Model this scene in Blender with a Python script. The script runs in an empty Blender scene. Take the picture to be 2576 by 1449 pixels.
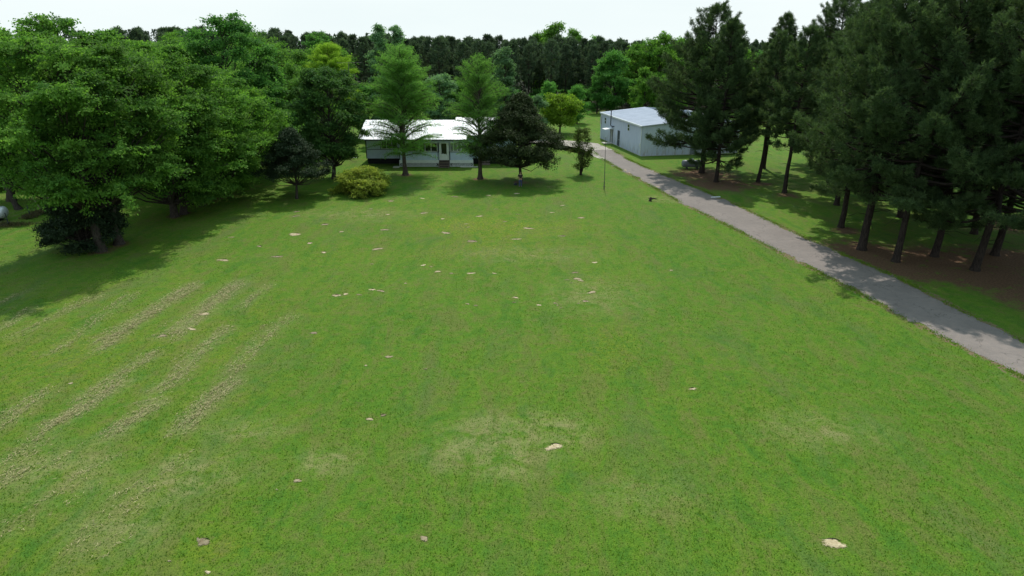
import bpy, math
import numpy as np
from math import radians as R_, sin, cos, pi, tan, atan, sqrt

C = bpy.context.scene
col = C.collection
# ------------------------------------------------------------------ camera
CAM_H, PITCH, F = 17.0, R_(20.3), 1740.0          # F: focal length for a 2576 px wide picture
cd = bpy.data.cameras.new('Camera'); cam = bpy.data.objects.new('Camera', cd); col.objects.link(cam)
cam.location = (0, 0, CAM_H); cam.rotation_euler = (pi/2 - PITCH, 0, 0)
cd.sensor_width = 36; cd.lens = 36*F/2576; cd.clip_start = .5; cd.clip_end = 4000
C.camera = cam
# ------------------------------------------------------------------ sky, sun, exposure
SUN_EL, SUN_AZ = R_(56), R_(3)                    # azimuth from +Y towards +X
W = bpy.data.worlds.new('World'); C.world = W; W.use_nodes = True
nt = W.node_tree; nt.nodes.clear()
def wn(t): return nt.nodes.new(t)
sky = wn('ShaderNodeTexSky'); sky.sky_type = 'NISHITA'; sky.sun_disc = False
sky.sun_elevation = SUN_EL; sky.sun_rotation = SUN_AZ; sky.dust_density = 2.0; sky.air_density = 1.0
tc = wn('ShaderNodeTexCoord'); sx = wn('ShaderNodeSeparateXYZ'); nt.links.new(tc.outputs['Generated'], sx.inputs[0])
mr = wn('ShaderNodeMapRange'); mr.interpolation_type = 'SMOOTHSTEP'
mr.inputs['From Min'].default_value = 0.02; mr.inputs['From Max'].default_value = 0.42
mr.inputs['To Min'].default_value = 1.0; mr.inputs['To Max'].default_value = 0.88
nt.links.new(sx.outputs['Z'], mr.inputs['Value'])
nz = wn('ShaderNodeTexNoise'); nz.inputs['Scale'].default_value = 2.2; nz.inputs['Detail'].default_value = 5
mp = wn('ShaderNodeMapping'); mp.inputs['Scale'].default_value = (1, 1, 4)
nt.links.new(tc.outputs['Generated'], mp.inputs[0]); nt.links.new(mp.outputs[0], nz.inputs['Vector'])
cr = wn('ShaderNodeValToRGB'); cr.color_ramp.elements[0].position = .3; cr.color_ramp.elements[1].position = .8
cr.color_ramp.elements[0].color = (8.6, 9.6, 9.7, 1); cr.color_ramp.elements[1].color = (9.7, 10.4, 10.3, 1)
nt.links.new(nz.outputs['Fac'], cr.inputs[0])
m2 = wn('ShaderNodeMapRange'); m2.inputs['From Min'].default_value = .08; m2.inputs['From Max'].default_value = .5; nt.links.new(sx.outputs['Z'], m2.inputs['Value'])
cool = wn('ShaderNodeMixRGB'); cool.blend_type = 'MULTIPLY'; cool.inputs[2].default_value = (.74, .92, 1, 1); nt.links.new(m2.outputs[0], cool.inputs[0]); nt.links.new(cr.outputs[0], cool.inputs[1])
mx = wn('ShaderNodeMixRGB'); nt.links.new(mr.outputs[0], mx.inputs[0]); nt.links.new(sky.outputs[0], mx.inputs[1]); nt.links.new(cool.outputs[0], mx.inputs[2])
bg = wn('ShaderNodeBackground'); bg.inputs['Strength'].default_value = 0.1
nt.links.new(mx.outputs[0], bg.inputs[0]); wo = wn('ShaderNodeOutputWorld'); nt.links.new(bg.outputs[0], wo.inputs[0])
sl = bpy.data.lights.new('Sun', 'SUN'); sl.energy = 4.0; sl.angle = R_(.55); sl.color = (1, .95, .85)
so = bpy.data.objects.new('Sun', sl); col.objects.link(so)
from mathutils import Vector, Matrix, noise as mnoise
sdir = Vector((sin(SUN_AZ)*cos(SUN_EL), cos(SUN_AZ)*cos(SUN_EL), sin(SUN_EL)))
so.rotation_euler = sdir.to_track_quat('Z', 'Y').to_euler(); so.location = (0, 60, 60)
C.view_settings.view_transform = 'Standard'; C.view_settings.look = 'None'
C.view_settings.exposure = 0.0; C.view_settings.gamma = 1; C.view_settings.use_curve_mapping = False
C.cycles.use_denoising = True; C.cycles.denoiser = 'OPENIMAGEDENOISE'; C.cycles.denoising_input_passes = 'RGB_ALBEDO_NORMAL'; C.cycles.denoising_prefilter = 'ACCURATE'; C.cycles.max_bounces = 6; C.cycles.diffuse_bounces = 4; C.cycles.transmission_bounces = 4
C.cycles.glossy_bounces = 2; C.cycles.transparent_max_bounces = 8; C.cycles.caustics_reflective = False; C.cycles.caustics_refractive = False

# ------------------------------------------------------------------ photo coordinates -> places (2576 px wide picture)
def ray(px, py):
    u = (px-1288)/F; v = (724.5-py)/F
    return u, cos(PITCH)+v*sin(PITCH), -sin(PITCH)+v*cos(PITCH)
def g(px, py):
    x, y, z = ray(px, py); t = -CAM_H/z
    return x*t, y*t
def hz(py, Y):                                   # height of a point seen at row py, standing at depth Y
    _, y, z = ray(1288, py); return CAM_H + z/y*Y
def xat(px, py, Y):
    x, y, z = ray(px, py); return x/y*Y
def zc(Y, z=0): return Y*cos(PITCH)+(CAM_H-z)*sin(PITCH)

# ------------------------------------------------------------------ mesh helpers
class Geo:
    def __init__(s): s.v = []; s.f = []; s.n = 0; s.t = []; s.m = []
    def add(s, v, f, tint=.5, mat=0):
        v = np.asarray(v, dtype=np.float32).reshape(-1, 3); f = np.asarray(f, dtype=np.int32)
        s.v.append(v); s.f.append(f+s.n); s.n += len(v)
        t = np.full(len(v), tint, np.float32) if np.isscalar(tint) else np.asarray(tint, np.float32)
        s.t.append(t); s.m.append(np.full(len(f), mat, np.int32))
    def mesh(s, name, mats, smooth=False):
        v = np.concatenate(s.v); t = np.concatenate(s.t); mi = np.concatenate(s.m)
        me = bpy.data.meshes.new(name)
        me.vertices.add(len(v)); me.vertices.foreach_set('co', v.ravel())
        loops = np.concatenate([f.ravel() for f in s.f]); tot = np.concatenate([np.full(len(f), f.shape[1], np.int32) for f in s.f])
        me.loops.add(len(loops)); me.loops.foreach_set('vertex_index', loops)
        me.polygons.add(len(tot)); me.polygons.foreach_set('loop_start', np.concatenate([[0], np.cumsum(tot)[:-1]]).astype(np.int32))
        me.polygons.foreach_set('material_index', mi)
        a = me.attributes.new('tint', 'FLOAT', 'POINT'); a.data.foreach_set('value', t)
        for m in (mats if isinstance(mats, (list, tuple)) else [mats]): me.materials.append(m)
        me.update(calc_edges=True); me.validate()
        me.polygons.foreach_set('use_smooth', np.full(len(tot), bool(smooth)))
        return me
    # shapes
    def box(s, x0, x1, y0, y1, z0, z1, mat=0, tint=.5):
        v = [(x, y, z) for z in (z0, z1) for y in (y0, y1) for x in (x0, x1)]
        s.add(v, [(0, 2, 3, 1), (4, 5, 7, 6), (0, 1, 5, 4), (2, 6, 7, 3), (0, 4, 6, 2), (1, 3, 7, 5)], tint, mat)
    def hexa(s, v8, mat=0, tint=.5):
        s.add(v8, [(0, 2, 3, 1), (4, 5, 7, 6), (0, 1, 5, 4), (2, 6, 7, 3), (0, 4, 6, 2), (1, 3, 7, 5)], tint, mat)
    def tube(s, pts, rad, k=6, mat=0, cap=True, tint=.5):
        pts = np.asarray(pts, float); n = len(pts); rad = np.broadcast_to(np.asarray(rad, float), (n,))
        tg = np.gradient(pts, axis=0) if n > 2 else np.repeat((pts[-1:]-pts[:1]), n, 0)
        tg /= np.linalg.norm(tg, axis=1, keepdims=True)+1e-9
        ref = np.array([0, 0, 1.]) if abs(tg[:, 2]).mean() < .9 else np.array([1., 0, 0])
        a = np.cross(tg, ref); a /= np.linalg.norm(a, axis=1, keepdims=True)+1e-9; b = np.cross(tg, a)
        th = np.arange(k)*2*pi/k
        ring = pts[:, None]+rad[:, None, None]*(np.cos(th)[None, :, None]*a[:, None]+np.sin(th)[None, :, None]*b[:, None])
        i = np.arange(n-1)[:, None]*k; j = np.arange(k)[None]; j2 = (j+1) % k
        f = np.stack([i+j, i+k+j, i+k+j2, i+j2], -1).reshape(-1, 4)
        s.add(ring.reshape(-1, 3), f, tint, mat)
        if cap:
            s.add(ring[-1], [list(range(k))], tint, mat) if k != 4 else s.add(ring[-1], [[0, 1, 2, 3]], tint, mat)
    def leaves(s, P, D, N, L, Wd, tint, mat=0):
        D = D/(np.linalg.norm(D, axis=1, keepdims=True)+1e-9)
        S = np.cross(D, N); S /= np.linalg.norm(S, axis=1, keepdims=True)+1e-9
        L = np.broadcast_to(L, (len(P),))[:, None]; Wd = np.broadcast_to(Wd, (len(P),))[:, None]
        v = np.stack([P-D*L*.5, P+S*Wd*.5, P+D*L*.5, P-S*Wd*.5], 1).reshape(-1, 3)
        f = np.arange(len(P)*4).reshape(-1, 4)
        s.add(v, f, np.repeat(np.broadcast_to(tint, (len(P),)), 4), mat)

def link(name, data, parent=None, loc=None, rz=0, **props):
    o = bpy.data.objects.new(name, data); col.objects.link(o)
    if parent: o.parent = parent
    if loc is not None: o.location = loc
    if rz: o.rotation_euler.z = rz
    for k, v in props.items():
        if v: o[k] = v
    return o
def thing(name, label, cat, loc=(0, 0, 0), rz=0, group=None, data=None):
    return link(name, data, None, loc, rz, label=label, category=cat, group=group)
def copy_tree(root, loc, rz, sc, label=None, group=None, cat=None, name=None):
    r = root.copy(); col.objects.link(r); r.location = loc; r.rotation_euler = (0, 0, rz)
    r.scale = sc if isinstance(sc, (tuple, list)) else (sc, sc, sc)
    if label: r['label'] = label
    if group: r['group'] = group
    for ch in root.children:
        c = ch.copy(); col.objects.link(c); c.parent = r
    return r

# ------------------------------------------------------------------ materials
def new_mat(name):
    m = bpy.data.materials.new(name); m.use_nodes = True
    n = m.node_tree.nodes; n.clear()
    out = n.new('ShaderNodeOutputMaterial'); p = n.new('ShaderNodeBsdfPrincipled')
    m.node_tree.links.new(p.outputs[0], out.inputs[0])
    return m, m.node_tree, p, out
def N(t, kind, **kw):
    n = t.nodes.new(kind)
    for k, v in kw.items():
        if k in n.inputs: n.inputs[k].default_value = v
        else: setattr(n, k, v)
    return n
def mixc(t, fac, a, b, mode='MIX'):
    n = t.nodes.new('ShaderNodeMixRGB'); n.blend_type = mode
    for s_, v in ((0, fac), (1, a), (2, b)):
        if hasattr(v, 'links') or isinstance(v, bpy.types.NodeSocket): t.links.new(v, n.inputs[s_])
        elif s_ == 0: n.inputs[0].default_value = v
        else: n.inputs[s_].default_value = (*v[:3], 1)
    return n.outputs[0]
def noise(t, scale, detail=4, rough=.55, vec=None, dist=0):
    n = N(t, 'ShaderNodeTexNoise', Scale=scale, Detail=detail, Roughness=rough, Distortion=dist)
    if vec is None:
        vec = t.nodes.new('ShaderNodeTexCoord').outputs['Object']
    t.links.new(vec, n.inputs['Vector']); return n.outputs['Fac']
def ramp(t, sock, lo, hi, a=0., b=1.):
    n = N(t, 'ShaderNodeMapRange'); n.inputs['From Min'].default_value = lo; n.inputs['From Max'].default_value = hi
    n.inputs['To Min'].default_value = a; n.inputs['To Max'].default_value = b; t.links.new(sock, n.inputs['Value']); return n.outputs[0]
def math_(t, op, a, b=None):
    n = t.nodes.new('ShaderNodeMath'); n.operation = op
    for i, v in enumerate((a, b)):
        if v is None: continue
        if isinstance(v, bpy.types.NodeSocket): t.links.new(v, n.inputs[i])
        else: n.inputs[i].default_value = v
    return n.outputs[0]
def attr(t, name):
    n = t.nodes.new('ShaderNodeAttribute'); n.attribute_name = name; return n.outputs['Fac']
def bump(t, p, h, strength=.4, dist=.05):
    b = N(t, 'ShaderNodeBump', Strength=strength, Distance=dist); t.links.new(h, b.inputs['Height']); t.links.new(b.outputs[0], p.inputs['Normal'])

def leaf_mat(name, dark, light, trans=.35, tcol=None, rough=.65, spec=.08, var=.2):
    m, t, p, out = new_mat(name)
    c = mixc(t, attr(t, 'tint'), dark, light)
    oi = t.nodes.new('ShaderNodeObjectInfo')
    v = ramp(t, oi.outputs['Random'], 0, 1, 1-var, 1+var)
    hsv = N(t, 'ShaderNodeHueSaturation'); t.links.new(c, hsv.inputs['Color']); t.links.new(v, hsv.inputs['Value'])
    c = hsv.outputs[0]
    t.links.new(c, p.inputs['Base Color']); p.inputs['Roughness'].default_value = rough; p.inputs['Specular IOR Level'].default_value = spec
    tr = t.nodes.new('ShaderNodeBsdfTranslucent')
    tc_ = mixc(t, 1, c, tcol or (1.15, 1.3, .75), 'MULTIPLY'); t.links.new(tc_, tr.inputs['Color'])
    ms = t.nodes.new('ShaderNodeMixShader'); ms.inputs[0].default_value = trans
    t.links.new(p.outputs[0], ms.inputs[1]); t.links.new(tr.outputs[0], ms.inputs[2]); t.links.new(ms.outputs[0], out.inputs[0])
    return m
def plain(name, c1, c2=None, scale=6, rough=.7, metal=0, spec=.5, bmp=0, bscale=20):
    m, t, p, out = new_mat(name)
    c = mixc(t, ramp(t, noise(t, scale), .35, .65), c1, c2 or tuple(x*.8 for x in c1))
    t.links.new(c, p.inputs['Base Color']); p.inputs['Roughness'].default_value = rough
    p.inputs['Metallic'].default_value = metal; p.inputs['Specular IOR Level'].default_value = spec
    if bmp: bump(t, p, noise(t, bscale), bmp, .03)
    return m

M = {}
M['elm'] = leaf_mat('elm leaves', (.052, .135, .026), (.170, .310, .052), .5)
M['lime'] = leaf_mat('spring leaves', (.070, .18, .030), (.21, .38, .060), .5)
M['gum'] = leaf_mat('broad green leaves', (.048, .15, .035), (.145, .31, .065), .5)
M['pear'] = leaf_mat('glossy pear leaves', (.032, .085, .024), (.105, .20, .046), .38)
M['pale'] = leaf_mat('pale leaves', (.09, .18, .075), (.20, .32, .16), .45)
M['yel'] = leaf_mat('yellow green leaves', (.14, .25, .025), (.32, .46, .05), .55)
M['bush'] = leaf_mat('bush leaves', (.18, .26, .04), (.50, .52, .09), .5)
M['cyp'] = leaf_mat('feathery cypress leaves', (.09, .22, .045), (.21, .38, .08), .55)
M['cedar'] = leaf_mat('cedar scale leaves', (.016, .032, .016), (.042, .066, .030), .18, spec=.1)
M['holly'] = leaf_mat('dark evergreen leaves', (.020, .034, .013), (.062, .084, .028), .22, spec=.1)
M['pine'] = leaf_mat('pine needles', (.028, .056, .024), (.122, .180, .070), .34, spec=.12)
M['fpine'] = leaf_mat('forest pine needles', (.034, .060, .036), (.115, .160, .090), .28, spec=.1)
M['myrtle'] = leaf_mat('myrtle leaves', (.05, .10, .02), (.14, .15, .035), .35)
def bark(name, c1, c2):
    m, t, p, out = new_mat(name)
    tcn = t.nodes.new('ShaderNodeTexCoord'); mpn = t.nodes.new('ShaderNodeMapping'); mpn.inputs['Scale'].default_value = (6, 6, 1.2)
    t.links.new(tcn.outputs['Object'], mpn.inputs[0])
    n1 = noise(t, 2.2, 6, .7, mpn.outputs[0], .6)
    t.links.new(mixc(t, ramp(t, n1, .38, .62), c1, c2), p.inputs['Base Color']); p.inputs['Roughness'].default_value = .95
    p.inputs['Specular IOR Level'].default_value = .1
    bump(t, p, n1, .9, .06); return m
M['bark'] = bark('grey bark', (.028, .023, .02), (.075, .063, .052))
M['pbark'] = bark('pine bark', (.018, .014, .013), (.055, .042, .036))
M['cbark'] = bark('cypress bark', (.04, .03, .025), (.11, .085, .07))

# ------------------------------------------------------------------ tree generators
def prof(kind, t):
    t = np.clip(t, 0, 1)
    if kind == 'round': return np.sqrt(np.clip(1-(2*t-1)**2, 0, 1))**.75
    if kind == 'broad': return np.where(t < .38, .72+.28*(t/.38), np.sqrt(np.clip(1-((t-.38)/.62)**2, 0, 1))**.8)
    if kind == 'tall': return np.where(t < .3, .6+.4*(t/.3), np.clip(1-((t-.3)/.7)**2.6, 0, 1)**.55)
    if kind == 'cone': return np.where(t < .22, .8+.2*(t/.22), np.clip(1-(t-.22)/.78, 0, 1)**.9)
    if kind == 'egg': return np.where(t < .25, .75+.25*(t/.25), np.clip(1-((t-.25)/.75)**1.6, 0, 1)**.7)
    if kind == 'mound': return np.clip(1-t**2.0, 0, 1)**.5
    if kind == 'column': return np.where(t < .2, .6+2*t, np.clip(1-((t-.2)/.8)**2.5, 0, 1)**.5)
def gen_leafy(seed, H, R, base, kind, leafm, barkm, nlobe=30, ncl=26, nleaf=34, L=.26, clr=.55, droop=.3, flat=.55, lobe_r=.3, trunk_r=None, multi=1, lean=(0, 0), rough_edge=.16, lobe_flat=.66, spray=.85):
    rng = np.random.default_rng(seed); tr = trunk_r or H*.02+.05
    G, T = Geo(), Geo()
    ch = H-base
    gold = 2.399963
    starts = [(0, 0)] if multi == 1 else [(.25*R*.3*cos(i*gold), .25*R*.3*sin(i*gold)) for i in range(multi)]
    def ax(z): return np.array([lean[0]*(z/H)**1.4, lean[1]*(z/H)**1.4, z])
    wob = rng.normal(0, .012*H, (8, 2)); wob[0] = 0
    def axis(z):
        k = z/H*7; i = int(min(k, 6)); f = k-i
        w = wob[i]*(1-f)+wob[i+1]*f
        return ax(z)+np.array([w[0], w[1], 0])
    for si, s in enumerate(starts):
        zt = H*(.86 if multi == 1 else .75); zs = np.linspace(0, zt, 10)
        spread = (1+zs/H*5) if multi > 1 else np.ones(10)
        pts = np.array([axis(z) for z in zs]); pts[:, 0] += s[0]*spread; pts[:, 1] += s[1]*spread
        rr = tr*(1-.88*(zs/zt)**.9)/(1 if multi == 1 else 1.5); rr[0] *= 1.45
        pts = np.vstack([[pts[0]-[0, 0, .15]], pts[:1]*.96+[[0, 0, .35]], pts[1:]]); rr = np.concatenate([[rr[0]], [rr[0]*.74], rr[1:]])
        T.tube(pts, rr, 9)
    # lobes
    lt = (np.arange(nlobe)+.5)/nlobe; rng.shuffle(lt)
    lt = .04+.92*lt**.92
    cents, lrs = [], []
    for i in range(nlobe):
        t = lt[i]; r_env = R*float(prof(kind, t)); th = i*gold+rng.uniform(-.5, .5)
        lr = R*lobe_r*rng.uniform(.6, 1.4)*((.65+.35*r_env/R) if kind != 'cone' else (.3+.7*r_env/R))
        ro = max(0, r_env-lr*.75)*rng.uniform(.6, 1.0+rough_edge)
        z = base+t*ch
        c = axis(min(z, H*.99))+np.array([ro*cos(th), ro*sin(th), 0]); c[2] = min(z, H-lr*.5)
        cents.append(c); lrs.append(lr)
        zb = max(base*.75, z-ro*.75-.05*H) if multi == 1 else max(.3, z*.35)
        st = axis(min(zb, H*.8)); mid = (st+c)/2+np.array([0, 0, -.06*ro])+rng.normal(0, .05*R, 3)
        br = tr*.34*(1-.6*zb/H)
        T.tube([st, (st+mid)/2, mid, (mid+c)/2+[0, 0, .03*R], c], [br, br*.8, br*.6, br*.42, br*.2], 5, cap=False)
    allC, allO, allT = [], [], []
    for c, lr in zip(cents, lrs):
        d = rng.normal(0, 1, (ncl, 3)); d[:, 2] = d[:, 2]*.8+.2; d /= np.linalg.norm(d, axis=1, keepdims=True)
        rad = lr*rng.uniform(.2, 1.25, ncl)**.7
        P = c+d*rad[:, None]*np.array([1, 1, lobe_flat])
        keep = P[:, 2] > max(.1, base*.55); P = P[keep]; d = d[keep]
        allC.append(P); allO.append(d); allT.append(rng.normal(0, .09)+rng.normal(.45, .16, len(P)))
        for q in P[rng.random(len(P)) < .22]:
            m_ = (c+q)/2+rng.normal(0, .06*lr, 3)
            T.tube([c, m_, q], [tr*.09, tr*.06, tr*.025], 3, cap=False)
    P = np.concatenate(allC); O = np.concatenate(allO); TT = np.concatenate(allT)
    n = len(P); k = nleaf
    off = rng.normal(0, 1, (n, k, 3))*clr*np.array([.62, .62, .62*flat])
    hor = O.copy(); hor[:, 2] *= .3
    LP = (P[:, None]+off*spray+hor[:, None]*rng.normal(.1, .75, (n, k, 1))*clr*(1.6-spray)).reshape(-1, 3)
    LP[:, 2] -= (off[..., :2]**2).sum(-1).ravel()*droop*.5
    D = (hor[:, None]*.8+rng.normal(0, .6, (n, k, 3))).reshape(-1, 3); D[:, 2] -= droop
    Nn = (O[:, None]*.45+rng.normal(0, .3, (n, 1, 3))+rng.normal(0, .3, (n, k, 3))).reshape(-1, 3); Nn[:, 2] += .75
    tint = np.clip(np.repeat(TT, k)+rng.normal(0, .16, n*k), 0, 1)
    ok = LP[:, 2] > .05
    LP, D, Nn, tint = LP[ok], D[ok], Nn[ok], tint[ok]
    sz = L*rng.uniform(.65, 1.3, len(LP))
    G.leaves(LP, D, Nn, sz, sz*.62, tint)
    return G.mesh('crown', leafm), T.mesh('trunk', barkm, True)

def gen_pine(seed, H, R, base, tuft_n=14, needle=.26, nw=.032, twigs=1.0, matn='pine', trunk_r=None, shape='full', lean=(0, 0), dead=6, whorl=.62):
    rng = np.random.default_rng(seed); G, T = Geo(), Geo(); tr = trunk_r or H*.0135
    zs = np.linspace(0, H*.985, 14); wob = np.cumsum(rng.normal(0, .035, (14, 2)), 0); wob -= wob[0]
    pts = np.stack([wob[:, 0]+lean[0]*(zs/H), wob[:, 1]+lean[1]*(zs/H), zs], 1)
    rr = tr*(1-.93*(zs/H)); p0 = np.vstack([[0, 0, -.15], pts[0]+[0, 0, .3], pts[1:]])
    T.tube(p0, np.concatenate([[tr*1.5], [tr*1.08], rr[1:]]), 9)
    def axis(z):
        return np.array([np.interp(z, zs, pts[:, 0]), np.interp(z, zs, pts[:, 1]), z])
    z = base; tips, dirs, tn = [], [], []
    for _ in range(dead):
        zz = rng.uniform(base*.45, base*1.1); a = axis(zz); th = rng.uniform(0, 2*pi); l = R*rng.uniform(.15, .45)
        T.tube([a, a+np.array([cos(th)*l*.5, sin(th)*l*.5, .1*l]), a+np.array([cos(th)*l, sin(th)*l, -.05*l])], [.035, .022, .01], 3, cap=False)
    while z < H*.985:
        t = (z-base)/(H-base)
        if shape == 'full': env = min(1, .75+t*1.4)*(1-max(0, t-.25)/.75)**.6
        else: env = (.45+.9*t if t < .45 else 1)*(1-max(0, t-.3)/.7)**.6
        nb = rng.integers(4, 7)
        th0 = rng.uniform(0, 6.28)
        for b in range(nb):
            th = th0+b*2*pi/nb+rng.normal(0, .25); Lb = max(.35, R*env*rng.uniform(.62, 1.12))
            el0 = R_(-6+52*t**1.2+rng.normal(0, 7)); a = axis(z+rng.uniform(-.2, .2))
            h = np.array([cos(th), sin(th), 0]); ss = np.linspace(0, 1, 6)
            bp = a+h*(Lb*ss)[:, None]*cos(el0)+np.array([0, 0, 1])*(Lb*ss*sin(el0)+Lb*.20*ss**2.4-Lb*.06*np.sin(ss*pi))[:, None]
            br = max(.012, .022*Lb*(1.1-.5*t))
            T.tube(bp, br*(1-.85*ss)+.004, 4, cap=False)
            side = np.array([-sin(th), cos(th), 0])
            nt_ = max(3, int(Lb*3.6*twigs))
            for q in range(nt_):
                s_ = rng.uniform(.36, 1)**.7; bx = np.array([np.interp(s_, ss, bp[:, i]) for i in range(3)])
                lt_ = Lb*.34*(1.15-s_)*rng.uniform(.5, 1.3)+.1; sg = rng.choice([-1, 1])
                dv = h*rng.uniform(.25, .9)+side*sg*rng.uniform(.3, 1)+np.array([0, 0, rng.uniform(-.15, .65)]); dv /= np.linalg.norm(dv)
                tip = bx+dv*lt_
                for w in (0,) if lt_ < .5 else (0, 1):
                    f = 1-.42*w; jj = rng.normal(0, .1, 3)
                    tips.append(bx+dv*lt_*f+jj*(w+.3)); d2 = dv*.6+np.array([0, 0, .75])+rng.normal(0, .25, 3); dirs.append(d2/np.linalg.norm(d2)); tn.append(rng.normal(.45, .2))
                if lt_ > .45: T.tube([bx, bx+(tip-bx)*.5+[0, 0, -.03], tip], [.012, .009, .005], 3, cap=False)
            for q in range(2):
                tips.append(bp[-1]+rng.normal(0, .08, 3)); d2 = h*.6+np.array([0, 0, .9])+rng.normal(0, .2, 3); dirs.append(d2/np.linalg.norm(d2)); tn.append(rng.normal(.5, .2))
        z += whorl*rng.uniform(.7, 1.3)*(1.1-.45*t)
    top = axis(H*.98)
    for q in range(7):
        tips.append(top+np.array([0, 0, q*.09-.15])+rng.normal(0, .05, 3)); dirs.append(np.array([0, 0, 1.])); tn.append(.5)
    P = np.array(tips); D = np.array(dirs); n = len(P); k = tuft_n
    back = rng.uniform(0, 1, (n, k, 1))*needle*.9
    ND = D[:, None]*rng.uniform(.25, 1.1, (n, k, 1))+rng.normal(0, .55, (n, k, 3)); ND /= np.linalg.norm(ND, axis=2, keepdims=True)
    nl = needle*rng.uniform(.75, 1.2, (n, k, 1))
    LP = (P[:, None]-D[:, None]*back+ND*nl*.5).reshape(-1, 3)
    tint = np.clip(np.repeat(np.array(tn), k)+rng.normal(0, .13, n*k), 0, 1)
    G.leaves(LP, ND.reshape(-1, 3), rng.normal(0, 1, (n*k, 3)), nl.reshape(-1), nw, tint)
    return G.mesh('crown', M[matn]), T.mesh('trunk', M['pbark'], True)

def gen_cypress(seed, H, R, base, dens=1.0, matn='cyp', upang=38, full=1.35):
    rng = np.random.default_rng(seed); G, T = Geo(), Geo(); tr = H*.0175
    zs = np.linspace(0, H, 12); wob = np.cumsum(rng.normal(0, .03, (12, 2)), 0); wob -= wob[0]
    pts = np.stack([wob[:, 0], wob[:, 1], zs], 1)
    T.tube(np.vstack([[0, 0, -.15], [0, 0, .5], pts[1:]]), np.concatenate([[tr*1.9], [tr*1.15], tr*(1-.95*zs[1:]/H)]), 10)
    z = base; P, D, tn = [], [], []
    while z < H*.985:
        t = (z-base)/(H-base); env = min(1, .8+t*1.5)*(1-t**full)**.8
        for b in range(2):
            th = rng.uniform(0, 2*pi); Lb = max(.25, R*env*rng.uniform(.72, 1.08)/max(.55, cos(R_(upang*t))))
            Lb = min(Lb, R*1.1)
            el = R_(8+upang*t**.6+rng.normal(0, 6)); h = np.array([cos(th), sin(th), 0]); a = np.array([np.interp(z, zs, pts[:, 0]), np.interp(z, zs, pts[:, 1]), z])
            ss = np.linspace(0, 1, 6); zz = Lb*ss*sin(el)+Lb*.10*np.sin(ss*pi)-Lb*.05*ss**3
            bp = a+h*(Lb*ss*cos(el))[:, None]+np.array([0, 0, 1])*zz[:, None]
            T.tube(bp, max(.018, .017*Lb)*(1-.86*ss)+.004, 4, cap=False)
            side = np.array([-sin(th), cos(th), 0])
            nt_ = max(4, int(Lb*5.2))
            for q in range(nt_):
                s_ = .12+.88*(q+rng.random())/nt_; bx = np.array([np.interp(s_, ss, bp[:, i]) for i in range(3)])
                lt_ = (Lb*.30*(1.2-s_)+.15)*rng.uniform(.6, 1.2); sg = 1 if q % 2 else -1
                dv = h*.75+side*sg*rng.uniform(.5, 1.1)+np.array([0, 0, rng.uniform(-.1, .35)]); dv /= np.linalg.norm(dv)
                if lt_ > .5: T.tube([bx, bx+dv*lt_*.6], [.010, .005], 3, cap=False)
                m_ = max(2, int(lt_*15*dens*(.5 if .10 < t < .30 else .75 if t < .45 else 1))); u = rng.uniform(.1, 1, m_)
                pp = bx+dv*lt_*u[:, None]+rng.normal(0, .1, (m_, 3))-np.array([0, 0, 1])*(lt_*.12*u**2)[:, None]
                P.append(pp); D.append(np.tile(dv, (m_, 1))+rng.normal(0, .55, (m_, 3))); tn.append(np.full(m_, rng.normal(.45, .15)))
        z += .15*rng.uniform(.7, 1.3)*(H/15)
    P = np.concatenate(P); D = np.concatenate(D); tn = np.concatenate(tn); n = len(P); k = 3
    PP = np.repeat(P, k, 0)+rng.normal(0, .085, (n*k, 3)); DD = np.repeat(D, k, 0)+rng.normal(0, .4, (n*k, 3)); DD[:, 2] -= .25
    Nn = rng.normal(0, .6, (n*k, 3)); Nn[:, 2] += .6
    G.leaves(PP, DD, Nn, .20*rng.uniform(.6, 1.3, n*k), .042, np.clip(np.repeat(tn, k)+rng.normal(0, .14, n*k), 0, 1))
    return G.mesh('crown', M[matn]), T.mesh('trunk', M['cbark'], True)

def tree(name, label, cat, x, y, meshes, rz=0, group=None, sc=1):
    r = thing(name, label, cat, (x, y, 0), rz, group)
    if sc != 1: r.scale = (sc, sc, sc) if np.isscalar(sc) else sc
    link('crown', meshes[0], r); link('trunk', meshes[1], r)
    return r
def spec(bx, by, topy, halfw):                 # base pixel, top row, half width -> x, y, H, R
    X, Y = g(bx, by); H = hz(topy, Y); return X, Y, H, halfw/F*zc(Y, H*.5)

# ------------------------------------------------------------------ driveway outline (world points from both edges)
DL = [(2680, 1003), (2576, 948), (2340, 830), (2130, 718), (2000, 652), (1850, 575), (1720, 512), (1630, 462), (1560, 425), (1515, 398), (1490, 378)]
DR = [(2680, 912), (2576, 862), (2420, 785), (2270, 705), (2080, 625), (1940, 560), (1860, 520), (1760, 478), (1640, 430), (1580, 402), (1537, 377)]
def resample(P, n):
    P = np.array(P, float); s = np.concatenate([[0], np.cumsum(np.linalg.norm(np.diff(P, axis=0), axis=1))])
    # smooth through the points
    q = np.linspace(0, s[-1], n); out = np.stack([np.interp(q, s, P[:, i]) for i in range(2)], 1)
    for _ in range(6*n//60): out[1:-1] = .25*out[:-2]+.5*out[1:-1]+.25*out[2:]
    return out
ND_ = 260
eL = resample([g(*p) for p in DL], ND_); eR = resample([g(*p) for p in DR], ND_)
def pdist(X, Y, P):
    d = np.full(X.shape, 1e9)
    for (x0, y0), (x1, y1) in zip(P[:-1], P[1:]):
        vx, vy = x1-x0, y1-y0; t = np.clip(((X-x0)*vx+(Y-y0)*vy)/(vx*vx+vy*vy+1e-9), 0, 1)
        d = np.minimum(d, np.hypot(X-x0-t*vx, Y-y0-t*vy))
    return d
def cc(cx, cy): return cx*.5372, 670.9+cy*.5372       # lower left crop -> picture
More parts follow.
